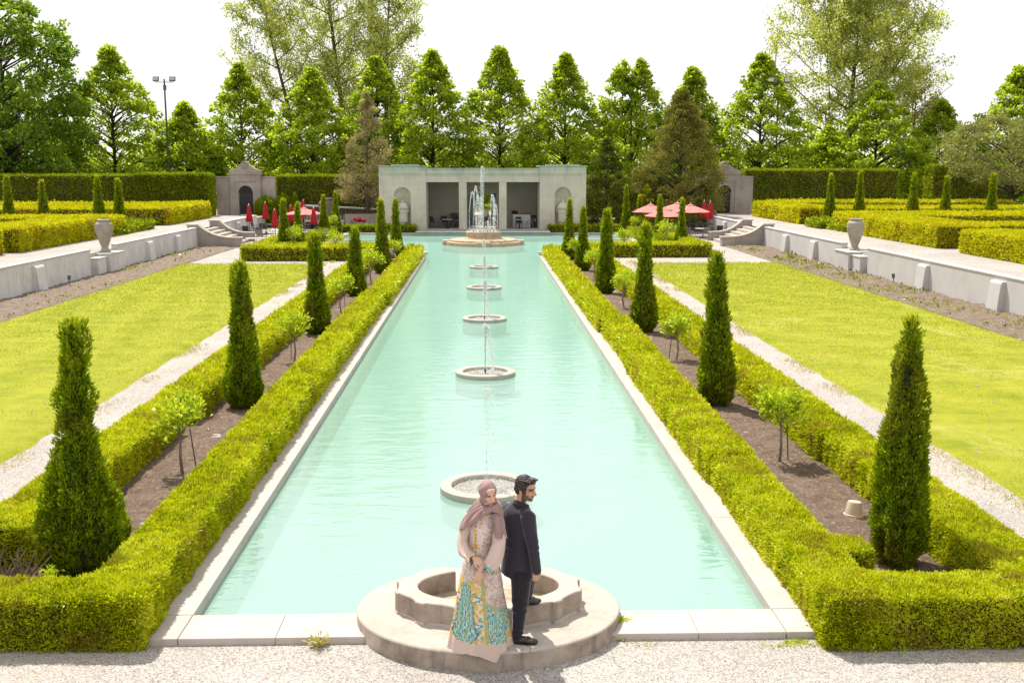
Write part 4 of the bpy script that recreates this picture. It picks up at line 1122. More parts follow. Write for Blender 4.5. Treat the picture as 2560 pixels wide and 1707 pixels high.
# --- small standard trees with stakes in the beds
M['bark_pale'] = plain_mat('pale_grey_bark', (.22, .17, .135), .9, .3, 12, 0, .4)
def standard_tree(seed, Hh, rad, leafL, nleaf):
    rng = np.random.default_rng(seed)
    tr = MB(); fork = Hh * .52
    bend = rng.normal(size=2) * .04
    tr.tube([(0, 0, -.06), (bend[0], bend[1], fork * .5), (bend[0] * .4, bend[1] * .4, fork)], [.030, .025, .022], 8)
    ends = []
    for k in range(7):
        a = 2 * PI * k / 7 + rng.uniform(-.4, .4); e = np.array([rad * .75 * math.cos(a), rad * .75 * math.sin(a), Hh * rng.uniform(.68, .95)])
        m_ = np.array([rad * .28 * math.cos(a), rad * .28 * math.sin(a), fork + (Hh - fork) * .35])
        tr.tube([(bend[0] * .4, bend[1] * .4, fork - .03), m_, e], [.017, .011, .005], 6); ends += [e, (e + m_) / 2 + [0, 0, .08]]
        for j in range(2):
            e2 = e + rng.normal(size=3) * [.1, .1, .05]; tr.tube([m_ * .4 + e * .6, e2], [.007, .004], 5); ends.append(e2)
    ends = np.array(ends); i = rng.integers(0, len(ends), nleaf)
    P = ends[i] + rng.normal(size=(nleaf, 3)) * [rad * .22, rad * .22, rad * .30]
    D = P - np.array([0, 0, fork]); D = unit(D) + rng.normal(size=P.shape) * .6 + [0, 0, -.1]
    Ls = leafL * rng.uniform(.6, 1.3, nleaf)
    me = quads_mesh('crown', leaf_quads(P, D, Ls, Ls * .5, rng), np.clip(rng.normal(.55, .25, nleaf), 0, 1)); me.materials.append(M['bright_leaf'])
    tm = tr.mesh('trunk'); tm.materials.append(M['bark_pale'])
    st = MB(); st.tube([(.24, .0, -.05), (.13, .0, Hh * .8)], .012, 6); st.tube([(.21, .0, Hh * .2), (0, 0, Hh * .22)], .004, 4); sm = st.mesh('stake'); sm.materials.append(M['wood_grey'])
    return me, tm, sm
def place_std(ms, x, y, lab, rz, sc=1.0, stake=True, z=0):
    r_ = thing('standard_tree', lab, 'small tree', (x, y, z), rz, 'small standard trees in the beds'); r_.scale = (sc, sc, sc)
    for nm, me in zip(('crown', 'trunk', 'stake'), ms):
        if nm == 'stake' and not stake: continue
        link(nm, me, None, r_)
sA = standard_tree(61, 1.25, .34, .10, 1000); sB = standard_tree(62, 1.3, .35, .10, 1400); sC = standard_tree(63, 1.3, .36, .11, 800)
SL = 'small staked tree between the %s cones of the left pool bed'; SR = 'small staked tree between the %s cones of the right pool bed'
place_std(sA, -5.08, 17.8, SL % 'first and second', .2); place_std(sA, -5.06, 28.6, SL % 'second and third', 2.1, .96); place_std(sC, -5.04, 38.3, SL % 'third and fourth', 1.0)
place_std(sC, -5.03, 48.8, SL % 'fourth and fifth', 3.0, 1.12); place_std(sC, -4.75, 57.5, 'small tree over the kneeling gardener in the left pool bed', 4.2, 1.05, False)
place_std(sB, 5.2, 18.3, SR % 'first and second', .6); place_std(sB, 5.2, 28.6, SR % 'second and third', 2.4, .92); place_std(sC, 5.25, 39.6, SR % 'third and fourth', 1.6)
place_std(sC, 5.2, 50.2, SR % 'fourth and fifth', .3, 1.05); place_std(sC, 5.0, 58.3, SR % 'fifth and sixth', 5.0)
place_std(sC, -11.5, 66.2, 'small tree right of the nearest cone at the left patio', 2.0, 1.2, False); place_std(sC, -8.75, 64.6, 'small tree in the hedge bed before the left side basin', 3.5, 1.05)
place_std(sC, 11.85, 69.5, 'small tree left of the nearest cone at the right patio', 2.8, 1.3, False); place_std(sC, 8.5, 65.0, 'small tree in the hedge bed before the right side basin', 4.8, 1.1)
place_std(sC, -11.62, 83.4, 'small bright tree between the two cones by the dark urn', .8, 1.15, False); place_std(sC, 11.9, 83.5, 'small bright tree between the two thin cones behind the right patio', 1.4, 1.15, False)

# --- trees
def tube_mesh(tubes, seg=6):
    m_ = MB()
    for pts, rad in tubes: m_.tube(pts, rad, seg)
    return m_
def clump_tree(name, label, x, y, z, H, Rmax, mat, seed, shape='maple', nclump=130, per=62, leaf=.36, base=.1, clump=.85, bark='bark_dark', group=None, tops=1, lean=(0, 0), asp=.78, sag=.2):
    rng = np.random.default_rng(seed)
    zb = H * base; tubes = [([(0, 0, -.2), (lean[0] * .4, lean[1] * .4, H * .4), (lean[0], lean[1], H * .93)], [max(.1, H * .013), H * .009, .03])]
    P = []; Dd = []; C = []; Sz = []
    for k in range(nclump):
        t = rng.random() ** (1.3 if shape == 'cone' else 1.0)
        if shape == 'maple': rr = (Rmax + .2) * min(1, (1 - t) * 2.1) ** .98 * (1.14 - .14 * t)
        elif shape == 'cone': rr = Rmax * min(1, .75 + 2 * t) * (1 - t) ** .9
        elif shape == 'egg': rr = Rmax * min(1, (1 - t) * 1.75) ** .85 * min(1, .8 + t * 2)
        else: rr = Rmax * math.sqrt(max(.02, 1 - (2 * t - 1) ** 2)) * (.92 + .1 * rng.random())
        a = rng.random() * 2 * PI
        f = rng.random() ** .45
        f = .25 + .75 * f
        cz = zb + (H - zb) * t * .985
        off = ((k % tops) - (tops - 1) / 2) * 2.0 * min(1, t * 1.6) if tops > 1 else 0
        rr = rr * (.72 if tops > 1 and t > .4 else 1) + .12
        cx = rr * f * math.cos(a) + lean[0] * cz / H + off; cy = rr * f * math.sin(a) + lean[1] * cz / H
        s_ = clump * rng.uniform(.65, 1.25) * (1 - .55 * t) * min(1.0, .5 + Rmax / 6)
        n_ = int(per * rng.uniform(.6, 1.4) * (1 - .3 * t))
        v = rng.normal(size=(n_, 3)); v = unit(v) * (rng.random((n_, 1)) ** .5)
        v[:, 2] *= .62
        p = np.array([cx, cy, cz]) + v * s_
        P.append(p); Dd.append(unit(v) * .8 + np.array([math.cos(a) * .5, math.sin(a) * .5, -sag]) + rng.normal(size=v.shape) * .5)
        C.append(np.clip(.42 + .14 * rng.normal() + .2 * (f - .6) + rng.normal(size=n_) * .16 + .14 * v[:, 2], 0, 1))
        if k % 3 == 0 and rr * f > .8:
            z0 = max(H * .08, cz - rr * f * .55); h0 = np.array([lean[0] * z0 / H + off * .6, lean[1] * z0 / H, z0])
            tubes.append(([h0, (h0 + [cx, cy, cz]) / 2 + [0, 0, .15], (cx, cy, cz)], [H * .0045, H * .003, .02]))
    P = np.concatenate(P); Dd = np.concatenate(Dd); C = np.concatenate(C)
    Ls = leaf * rng.uniform(.65, 1.35, len(P))
    if tops > 1:
        for sx in (-1, 1): tubes.append(([(0, 0, H * .3), (sx * .9, 0, H * .55), (sx * 1.0, 0, H * .9)], [H * .008, H * .006, .03]))
    root = thing(name, label, 'tree', (x, y, z), 0, group)
    tube_mesh(tubes).build('trunk', M[bark], root, True)
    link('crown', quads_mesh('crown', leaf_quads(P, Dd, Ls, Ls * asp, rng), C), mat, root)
    return root
GM = 'pointed maples in a row behind the garden'
ML = [(-37.9, 17.5, 5.0, 'pointed maple between the big dark tree and the lamp post', 1), (-31.1, 12.0, 3.0, 'small pointed maple just right of the lamp post', 1), (-25.7, 16.1, 3.9, 'pointed maple behind the left gateway', 1), (-17.7, 15.5, 4.1, 'pointed maple in front of the leaning poplar trunk', 1),
      (-11.1, 16.8, 3.9, 'pointed maple behind the tan conifer', 1), (-5.1, 17.2, 3.9, 'pointed maple above the left wing of the pavilion', 1), (1.85, 17.8, 4.0, 'tallest pointed maple above the central jet', 1), (8.9, 17.2, 3.9, 'pointed maple above the right wing of the pavilion', 1),
      (15.6, 16.4, 4.4, 'twin-topped maple left of the big brown juniper', 2), (22.4, 15.8, 3.2, 'pointed maple directly behind the brown juniper', 1), (29.0, 16.9, 4.6, 'broad pointed maple behind the right gateway', 1), (42.0, 14.2, 5.0, 'maple under the large loose poplar on the right', 1), (49.7, 12.5, 3.4, 'small maple left of the rightmost tree', 1), (56.5, 15.9, 4.4, 'maple at the far right photo edge', 1), (37.2, 9.5, 3.4, 'low bright maple at the foot of the right poplar', 1)]
for k, (x, H, r_, lab, tops) in enumerate(ML):
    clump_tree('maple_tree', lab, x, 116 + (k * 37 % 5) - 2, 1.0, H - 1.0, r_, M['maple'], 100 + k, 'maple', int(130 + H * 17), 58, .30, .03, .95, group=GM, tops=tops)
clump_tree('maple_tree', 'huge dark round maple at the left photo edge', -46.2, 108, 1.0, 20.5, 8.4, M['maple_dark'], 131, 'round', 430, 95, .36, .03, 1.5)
clump_tree('maple_tree', 'lower dark maple filling the left edge behind the tall hedge', -52, 118, 1.0, 14, 7.5, M['maple_dark'], 132, 'round', 260, 90, .4, .02, 1.5)
clump_tree('conifer_tree', 'tan sparse conifer with a leaning bare trunk beside the pavilion', -10.0, 94.3, 0, 11.6, 2.75, M['conifer_tan'], 133, 'cone', 150, 110, .17, .22, .62, 'bark', lean=(.35, -1.5), asp=.4, sag=.0)
clump_tree('juniper_tree', 'big brownish juniper in front of the right gateway', 17.0, 93.5, 0, 11.7, 3.75, M['juniper'], 134, 'egg', 430, 125, .2, .02, .78, 'bark_dark', asp=.4, sag=-.5)
clump_tree('juniper_tree', 'smaller dark juniper against the right end of the pavilion', 10.6, 93, 0, 7.7, 1.95, M['juniper_g'], 135, 'egg', 190, 110, .18, .02, .6, 'bark_dark', asp=.4, sag=-.5)
clump_tree('juniper_tree', 'low dark juniper spreading below the big brownish one', 13.6, 95.5, 0, 5.2, 2.4, M['juniper_g'], 138, 'round', 110, 110, .2, .02, .7, 'bark_dark', asp=.4, sag=-.3)
clump_tree('golden_conifer', 'small golden conifer behind the right patio', 13.9, 92.0, 0, 3.8, .95, M['yew_gold'], 136, 'cone', 60, 60, .17, .05, .4, 'bark_dark', asp=.5, sag=-.1)
clump_tree('crab_apple_tree', 'spreading grey green crab apple at the right photo edge', 47.2, 95, 1.0, 8.6, 6.2, M['crab'], 137, 'round', 240, 90, .22, .32, 1.0, 'bark_dark', lean=(-1.6, 0), asp=.5)
for lab, x, y, H, rr, sd in (('rounded clipped bush beside the left gateway', -19.2, 97.0, 2.7, 1.0, 141), ('narrow domed bush right of the rounded gateway bush', -17.75, 97.4, 2.85, .75, 142)):
    ms = cone_mesh(H, [(0, rr * .9), (.2, rr), (.6, rr), (.8, rr * .85), (.93, rr * .5), (1, .05)], .14, sd, lump=.06)
    r_ = place_cone(ms, x, y, 0, lab, None, name='clipped_bush'); r_['category'] = 'bush'
ms = cone_mesh(2.9, [(0, .7), (.2, .75), (.5, .55), (.8, .28), (1, .03)], .14, 143); r_ = place_cone(ms, -16.7, 97.4, 0, 'pointed dark bush right of the domed bush by the left gateway', None, name='clipped_bush'); r_['category'] = 'bush'

def poplar(name, label, x, y, z, H, Rr, seed, mat, nl=17, start=.25, lean=(0, 0), spread=.8, leaf=.23, dens=9, group=None, fork=None):
    rng = np.random.default_rng(seed); tubes = []; P = []
    def pt(u): return np.array([lean[0] * u + .25 * math.sin(u * 5 + seed), lean[1] * u, H * u])
    tubes.append(([pt(u) for u in np.linspace(-.01, .96, 12)], np.linspace(H * .016, .04, 12)))
    for k in range(nl):
        u = start + (1 - start) * (k + .5) / nl; a = k * 2.4 + rng.uniform(-.5, .5)
        ln = Rr * (1.25 - .85 * u) * rng.uniform(.8, 1.08); el = rng.uniform(.5, 1.0)
        d = np.array([math.cos(a), math.sin(a) * .8, 0]) * spread; tip = pt(u) + d * ln + np.array([0, 0, ln * el])
        mid = pt(u) + d * ln * .5 + np.array([0, 0, ln * el * .30]) + rng.normal(size=3) * ln * .05
        tubes.append(([pt(u), mid, tip], [H * .0050 * (1.3 - u), H * .0032 * (1.3 - u), .02]))
        for j in range(13):
            v = rng.uniform(.25, 1); b0 = (pt(u) * (1 - v) ** 2 + 2 * mid * v * (1 - v) + tip * v * v)
            e = b0 + (unit(rng.normal(size=3)) + [0, 0, .55]) * ln * rng.uniform(.2, .42)
            tubes.append(([b0, e], [.035, .012]))
            for q_ in range(dens):
                c = b0 + (e - b0) * rng.uniform(.2, 1.1) + rng.normal(size=3) * .32
                P.append(c + rng.normal(size=(9, 3)) * .26)
    P = np.concatenate(P); D = rng.normal(size=P.shape) + [0, 0, -.4]; Ls = leaf * rng.uniform(.6, 1.3, len(P))
    root = thing(name, label, 'tree', (x, y, z), 0, group)
    tube_mesh(tubes, 5).build('trunk', M['bark'], root, True)
    link('crown', quads_mesh('crown', leaf_quads(P, D, Ls, Ls * .8, rng), np.clip(rng.normal(.5, .22, len(P)), 0, 1)), mat, root)
poplar('poplar_tree', 'leftmost tall loose poplar with a bent leaning trunk', -20.5, 128, 1, 25, 7.6, 151, M['poplar'], 24, .2, (-4.5, 0), 1.0)
poplar('poplar_tree', 'tallest loose poplar with thick straight trunk, middle of the left trio', -15.5, 130, 1, 31, 8.0, 152, M['poplar'], 28, .2, (-2.5, 0), 1.0)
poplar('poplar_tree', 'right hand loose poplar of the left trio, beside open sky', -11.0, 127, 1, 27, 7.2, 153, M['poplar'], 26, .22, (.6, 0), .95)
poplar('poplar_tree', 'very large spreading loose poplar at the right', 42.6, 126, 1, 28, 11.8, 154, M['poplar'], 36, .22, (.2, 0), 1.0, .27, 16)
poplar('young_tree', 'thin feathery yellowish tree right of the large poplar', 50.5, 128, 1, 15, 5.0, 155, M['feather'], 12, .4, (0, 0), .9, .22, 5)

# far wood behind the row: one mass
rng = np.random.default_rng(160); n_ = 30000
P = np.stack([rng.uniform(-95, 95, n_), rng.uniform(124, 150, n_), rng.random(n_) ** .8 * 11.5], 1)
P[:, 2] *= .75 + .35 * vnoise(P * [1, 0, 0], .13, 3)
o = link('distant_wood', quads_mesh('distant_wood', leaf_quads(P, rng.normal(size=P.shape), rng.uniform(.5, 1.0, n_), rng.uniform(.4, .7, n_), rng), np.clip(rng.normal(.4, .2, n_), 0, 1)), M['maple']); tag(o, 'green distant woodland seen through the row of maples', 'woodland', kind='stuff')

# --- grass blades on the lawns, fringes, weeds, daisies
def blades(name, label, cat, P, L, W, mat, seed, lean=.55):
    rng = np.random.default_rng(seed)
    D = np.array([0, 0, 1.0]) + rng.normal(size=P.shape) * lean
    Ls = L * rng.uniform(.5, 1.4, len(P)); V = leaf_quads(P, D, Ls, W * rng.uniform(.7, 1.3, len(P)), rng)
    rnd = np.clip(.5 + .25 * rng.normal(size=len(P)) + .3 * vnoise(P, .9, seed), 0, 1)
    o = link(name, quads_mesh(name, V, rnd), mat); tag(o, label, cat, kind='stuff'); return o
M['blade'] = leaf_mat('lawn_blades', [(0, (.27, .31, .010)), (.5, (.34, .365, .014)), (1, (.43, .42, .03))], .4, .02)
M['dry_blade'] = leaf_mat('straw_fringe', [(0, (.36, .34, .07)), (.5, (.54, .46, .20)), (1, (.62, .53, .30))], .3, .05)
for s, lab, sd in ((-1, 'short bright green mown grass of the left lawn', 171), (1, 'short bright green mown grass of the right lawn', 172)):
    rng = np.random.default_rng(sd); n_ = 110000
    yy = 14 * (59 / 14) ** rng.random(n_)
    P = np.stack([s * rng.uniform(8.42, 16.3, n_), yy, np.full(n_, .035)], 1)
    f = np.maximum(1, yy / 20)
    blades('mown_grass', lab, 'grass', P, .024 * f, .010 * f, M['blade'], sd)
    n_ = 4200; yy = 13 * (60 / 13) ** rng.random(n_)
    P = np.stack([s * (8.2 + np.abs(rng.normal(size=n_)) * -.22 + .22), yy, np.full(n_, .01)], 1); P = P[vnoise(P, .8, sd) > .0]
    blades('grass_fringe', 'straw coloured grass fringe along the %s gravel path' % ('left' if s < 0 else 'right'), 'grass', P, .05 * np.maximum(1, P[:, 1] / 20), .018 * np.maximum(1, P[:, 1] / 20), M['dry_blade'], sd + 10, .9)
    n_ = 260; P = np.stack([s * rng.uniform(8.6, 16, n_), 14 * (59 / 14) ** rng.random(n_), np.full(n_, .09)], 1)
    V = drops(n_, [(0, 0, 0), (0, 0, .001)], [0, 0], .012, .03, rng).reshape(n_, 8, 3, 3); V = (V + P[:, None, None, :]).reshape(-1, 3, 3)
    o = link('daisies', quads_mesh('daisies', V, None, 3), M['white']); tag(o, 'white daisies dotted over the %s lawn' % ('left' if s < 0 else 'right'), 'flowers', kind='stuff')
    n_ = 3000 if s > 0 else 1400
    P = np.stack([s * rng.uniform(16.3, 18.6, n_), 20 * (70 / 20) ** rng.random(n_), np.full(n_, .06)], 1); P = P[vnoise(P, .7, sd + 2) > (-.05 if s > 0 else .2)]
    blades('border_weeds', 'low weeds scattered over the soil below the %s wall' % ('left' if s < 0 else 'right'), 'weeds', P, .09 * np.maximum(1, P[:, 1] / 30), .06 * np.maximum(1, P[:, 1] / 30), M['crab'], sd + 3, 1.2)
rng = np.random.default_rng(180)
n_ = 1500; P = np.stack([np.where(rng.random(n_) < .5, -1, 1) * rng.uniform(4.5, 6.0, n_), 12 * (60 / 12) ** rng.random(n_), np.full(n_, .02)], 1); P = P[vnoise(P, 1.1, 5) > .05]
blades('bed_weeds', 'tiny weeds and straw scattered on the soil of the pool beds', 'weeds', P, .05, .02, M['dry_blade'], 181, 1.2)
n_ = 1300; P = np.stack([rng.normal(2.9, .5, n_), 11.1 - np.abs(rng.normal(size=n_)) * .07, np.zeros(n_)], 1)
blades('gravel_weeds', 'patchy yellow green weeds along the right end of the near coping', 'weeds', P[vnoise(P, 3, 6) > .05], .035, .02, M['bright_leaf'], 182, 1.0)

def weed(name, label, x, y, z, n_, L, wid, mat, seed, up=.7):
    rng = np.random.default_rng(seed); a = rng.random(n_) * 2 * PI
    P = np.stack([rng.normal(size=n_) * .02, rng.normal(size=n_) * .02, np.zeros(n_)], 1); D = np.stack([np.cos(a), np.sin(a), np.full(n_, up) * rng.uniform(.4, 2.2, n_)], 1)
    Ls = L * rng.uniform(.5, 1.3, n_)
    V = leaf_quads(P, D, Ls, Ls * wid, rng); V2 = leaf_quads(P + unit(D) * (Ls * .8)[:, None], D * [1, 1, .4] + rng.normal(size=P.shape) * .3, Ls * .5, Ls * wid * .9, rng)
    o = link(name, quads_mesh(name, np.concatenate([V, V2]), rng.random(2 * n_)), mat); o.location = (x, y, z); tag(o, label, 'weed'); return o
weed('weed', 'spiky yellowish weed clump growing at the near coping edge', -1.78, 11.1, 0, 60, .12, .2, M['dry_blade'], 191, 1.0)
weed('weed', 'leafy green weed in the crack right of the stone platform', 1.56, 11.5, .05, 50, .075, .4, M['bright_leaf'], 192)
weed('weed', 'trailing weed at the foot of the platform beside the right coping', 1.5, 11.2, 0, 34, .07, .35, M['bright_leaf'], 193, .4)
weed('weed', 'pale lily-like shoot poking out of the near left hedge', -4.95, 11.95, .50, 24, .15, .18, M['bright_leaf'], 194, 1.2)
pt_ = MB(); pt_.lathe([(.165, 0), (.175, .02), (.17, .05), (.15, .055), (.115, .24), (.11, .25), (.02, .25), (.02, .235)], 28)
o = pt_.build('flower_pot', M['pot'], None); o.scale = (.86, .86, .95); o.location = (5.47, 15.25, .02); o.rotation_euler = (R(-3), R(4), 0); smooth_by_angle(o, 35); tag(o, 'upturned cream flower pot lying on the soil beside the slim cone', 'flower pot')
# bare stems showing in the gap of the near left hedge
q = MB(); rng = np.random.default_rng(195)
for k in range(46):
    x = rng.uniform(-.36, .36); y = rng.uniform(-.2, .25); q.tube([(x, y, 0), (x + rng.normal() * .05, y + rng.normal() * .05, .22), (x + rng.normal() * .12, y + rng.normal() * .1, .48)], [.011, .008, .004], 5)
o = q.build('bare_shrub', plain_mat('bare_brown_stems', (.20, .14, .085), .9, .4, 12), None); o.location = (-5.85, 12.75, 0); tag(o, 'bare brown stems in the hedge gap beside the biggest cone', 'shrub')

# ================================================================== patio furniture
def make_chair(name, label, frame, sling, group):
    t = thing(name, label, 'chair', group=group)
    q = MB(); q.box(-.23, .23, -.24, .22, .42, .45); q.build('seat', sling, t, bevel=.01)
    q = MB(); Mx = Matrix.Rotation(R(-12), 3, 'X'); q.rbox((0, .275, .68), (.44, .025, .42), Mx); q.build('backrest', sling, t, bevel=.01)
    for s in (-1, 1):
        q = MB(); q.tube([(s * .25, -.27, 0), (s * .25, -.25, .43), (s * .26, -.24, .60), (s * .26, -.18, .645)], .014, 6); q.build('leg', frame, t)
        q = MB(); q.tube([(s * .25, .30, 0), (s * .24, .22, .43), (s * .24, .33, .9)], .014, 6); q.build('leg', frame, t)
        q = MB(); q.tube([(s * .26, -.2, .645), (s * .27, .05, .66), (s * .25, .27, .64)], [.016, .02, .016], 6); q.build('armrest', frame, t)
    q = MB(); q.tube([(-.24, .33, .9), (-.12, .34, .915), (.12, .34, .915), (.24, .33, .9)], .014, 6); q.tube([(-.25, -.255, .41), (.25, -.255, .41)], .012, 6); q.build('frame', frame, t)
    return t
GC = 'patio chairs'
chairs = {'dark': make_chair('patio_chair', 'x', M['iron_grey'], M['mesh_dark'], GC), 'taupe': make_chair('patio_chair', 'x', M['iron_grey'], M['mesh_taupe'], GC),
          'pale': make_chair('patio_chair', 'x', M['alu'], M['mesh_taupe'], GC), 'green': make_chair('patio_chair', 'x', plain_mat('sage_metal', (.17, .19, .175), .45, .1, 9), M['iron_grey'], GC)}
first = set()
def put(kind, x, y, rz, label, z=0.0, lib=chairs):
    o = lib[kind] if kind not in first else copy_tree(lib[kind])
    first.add(kind); o.location = (x, y, z); o.rotation_euler = (0, 0, R(rz)); o['label'] = label
    return o
CL = [
 ('dark', -19.2, 78.9, 80, 'dark patio chair alone against the left patio wall beside the stairs'), ('dark', -18.1, 78.4, 170, 'dark slatted patio chair turned away, right of the lone wall chair'),
 ('dark', -18.5, 83.7, 100, 'dark chair at the left side of the leftmost umbrella table'), ('dark', -17.0, 82.6, -70, 'dark chair at the right side of the leftmost umbrella table'), ('dark', -17.8, 82.1, 180, 'dark chair in front of the leftmost umbrella table'),
 ('dark', -18.2, 87.5, 80, 'dark chair left of the second umbrella table by the clipped bush'), ('dark', -16.4, 87.3, -90, 'dark chair right of the second umbrella table by the clipped bush'), ('dark', -17.3, 86.1, 175, 'dark chair in front of the second umbrella table'),
 ('taupe', -15.5, 76.3, 165, 'brown backed chair seen from behind, right of the nearest pale table'), ('dark', -15.9, 78.4, 60, 'dark chair at the table with the foremost closed red umbrella'),
 ('dark', -14.3, 84.6, -60, 'dark chair behind the open umbrella, facing left'), ('dark', -13.2, 83.4, 150, 'dark chair below the open umbrella'), ('dark', -12.6, 84.2, 30, 'dark chair behind the red umbrella nearest the hedge'), ('dark', -14.0, 87.6, 10, 'rearmost dark chair below the far red umbrella'),
 ('pale', -11.35, 77.2, -95, 'pale framed taupe chair beside the left hedge, facing the grey oval table'), ('pale', -13.5, 78.0, 90, 'pale framed chair mostly hidden left of the grey oval table'),
 ('dark', 18.9, 83.5, -80, 'dark chair nearest the right patio wall'), ('dark', 17.9, 81.6, 175, 'dark chair before the rightmost closed umbrella'), ('dark', 16.6, 82.4, 95, 'dark chair left of the rightmost umbrella table'), ('dark', 17.3, 85.9, 5, 'dark chair behind the rightmost umbrella table'),
 ('dark', 18.8, 88.1, -85, 'dark chair by the patio wall behind the right umbrellas'), ('dark', 17.2, 88.6, 80, 'dark chair between the two right closed umbrellas'), ('taupe', 16.2, 78.6, 200, 'brown chair beside the right stairs, front right'), ('taupe', 14.9, 78.0, 150, 'brown chair behind the nearest right patio cone'),
 ('dark', 15.0, 84.0, 95, 'dark chair under the open umbrella nearest the wall'), ('dark', 14.2, 88.6, -60, 'dark chair below the back open umbrella'), ('dark', 14.0, 79.3, -80, 'dark chair under the front open umbrella, right side'), ('dark', 12.5, 78.8, 90, 'dark chair under the front open umbrella, left side'),
 ('dark', 12.4, 84.9, 95, 'dark chair under the leftmost open umbrella'), ('dark', 13.8, 83.6, -90, 'dark chair right of the leftmost open umbrella pole'),
]
for a in CL: put(*a)
PC = [('green', -3.65, 88.9, 98, 'sage metal chair left of the left bay table in the pavilion'), ('green', -2.15, 88.9, -98, 'sage metal chair right of the left bay table in the pavilion'), ('green', 2.15, 88.5, 98, 'sage metal chair left of the right bay table in the pavilion'), ('green', 3.85, 88.5, -98, 'sage metal chair right of the right bay table in the pavilion'),
      ('dark', -4.0, 90.2, 60, 'dark chair in the shade at the back of the left bay'), ('dark', -3.2, 90.8, 10, 'dark chair against the back wall of the left bay'), ('dark', -2.3, 90.5, -30, 'dark chair beside the left pier at the back of the left bay'), ('dark', .75, 90.0, -80, 'dark chair in the middle bay right of the standing person'), ('dark', -.85, 89.8, 80, 'dark chair in the middle bay left of the standing person'), ('dark', 3.0, 89.2, 10, 'dark chair behind the right bay table')]
for k_, x, y, rz, lab in PC: put(k_, x, y, rz, lab, FZ)

def table(label, x, y, top, leg, rz=0, w_=.95, d_=.95, z=0, round_=False, ped=False):
    t = thing('patio_table', label, 'table', (x, y, z), R(rz), 'patio tables')
    q = MB()
    if round_: q.lathe([(.02, .715), (.58, .715), (.6, .73), (.58, .745), (.02, .745)], 28)
    else: q.box(-w_ / 2, w_ / 2, -d_ / 2, d_ / 2, .715, .75)
    q.build('table_top', top, t, bevel=.008)
    if ped:
        q = MB(); q.tube([(0, 0, 0), (0, 0, .71)], .045, 10); q.box(-.28, .28, -.05, .05, 0, .04); q.box(-.05, .05, -.28, .28, 0.001, .041); q.build('pedestal_leg', leg, t)
    else:
        for sx in (-1, 1):
            for sy in (-1, 1):
                q = MB(); a, b_ = sx * w_ / 2, sy * d_ / 2
                q.tube([(a * 1.0, b_ * 1.0, 0), (a * .92, b_ * .92, .1), (a * .74, b_ * .74, .34), (a * .72, b_ * .72, .5), (a * .85, b_ * .85, .66), (a * 1.02, b_ * 1.02, .72)], .017, 6); q.build('leg', leg, t)
        q = MB(); q.tube([(-w_ * .36, -d_ * .36, .34), (w_ * .36, d_ * .36, .34)], .009, 5); q.tube([(-w_ * .36, d_ * .36, .34), (w_ * .36, -d_ * .36, .34)], .009, 5); q.build('brace', leg, t)
    return t
table('nearest pale rectangular table with curved black legs at the left stairs', -14.45, 69.6, M['table_top'], M['iron'], 4, 1.4, .95)
table('table under the leftmost closed red umbrella', -17.72, 83.0, M['iron_grey'], M['iron_grey'])
table('table under the second closed red umbrella by the clipped bush', -17.28, 87.0, M['iron_grey'], M['iron_grey'])
table('table under the foremost closed red umbrella at the left patio', -14.9, 78.9, M['table_top'], M['iron_grey'])
table('dark table in the shade of the open umbrella at the left patio', -13.5, 82.4, M['iron_grey'], M['iron_grey'])
table('grey round table beside the pale framed chair at the left patio', -12.5, 79.4, M['iron_grey'], M['iron_grey'], round_=True, ped=True)
table('small dark table carrying the crumpled red canopy', -10.5, 91.6, M['iron'], M['iron'], 6, 1.1, .9, 0)
table('table under the rightmost closed umbrella at the right patio', 17.9, 82.8, M['iron_grey'], M['iron_grey'])
table('table between the two right closed umbrellas at the patio wall', 18.0, 88.0, M['iron_grey'], M['iron_grey'])
table('dark table under the front open umbrella at the right patio', 13.2, 78.4, M['iron_grey'], M['iron_grey'])
table('dark table under the leftmost open umbrella at the right patio', 13.0, 84.4, M['iron_grey'], M['iron_grey'])
table('round white table near the steps of the right patio', 16.4, 80.4, M['table_top'], M['iron_grey'], round_=True, ped=True)
table('square table in the left bay of the pavilion', -2.9, 88.9, M['table_top'], M['black'], 0, .85, .8, FZ, False, True)
table('square table in the right bay of the pavilion', 3.0, 88.4, M['table_top'], M['black'], 0, .8, .75, FZ, False, True)

def closed_umbrella_parts():
    rng = np.random.default_rng(201); seg = 48; lv = [(.0, .055), (.03, .10), (.2, .10), (.35, .125), (.7, .155), (1.0, .195), (1.16, .205), (1.2, .19)]
    P = np.zeros((len(lv), seg, 3))
    for i, (d, r_) in enumerate(lv):
        for k in range(seg):
            t = 2 * PI * k / seg; fold = 1 + (.14 + .16 * d) * math.cos(8 * t + .5 * math.sin(3 * t)) * (1 if d > .05 else .2)
            P[i, k] = (r_ * fold * math.cos(t), r_ * fold * math.sin(t), 2.32 - d)
    can = grid_mesh('folded_canopy', P, True, None, False, True); can.materials.append(M['red'])
    cap = MB(); cap.lathe([(.12, 2.1), (.115, 2.2), (.05, 2.34)], 16); 
    for k in range(8): pass
    cm = cap.mesh('vent_cap'); cm.materials.append(M['red'])
    fin = MB(); fin.lathe([(.055, 2.325), (.045, 2.38), (.03, 2.40), (.035, 2.43), (.02, 2.46), (.003, 2.465)], 12); fm = fin.mesh('finial'); fm.materials.append(M['chrome'])
    pole = MB(); pole.tube([(0, 0, .06), (0, 0, 1.3)], .022, 8); pm = pole.mesh('pole'); pm.materials.append(M['iron'])
    bs = MB(); bs.lathe([(.24, 0), (.24, .04), (.07, .07), (.05, .2), (.02, .2)], 20); bm_ = bs.mesh('base'); bm_.materials.append(M['iron'])
    return (('folded_canopy', can), ('vent_cap', cm), ('finial', fm), ('pole', pm), ('base', bm_))
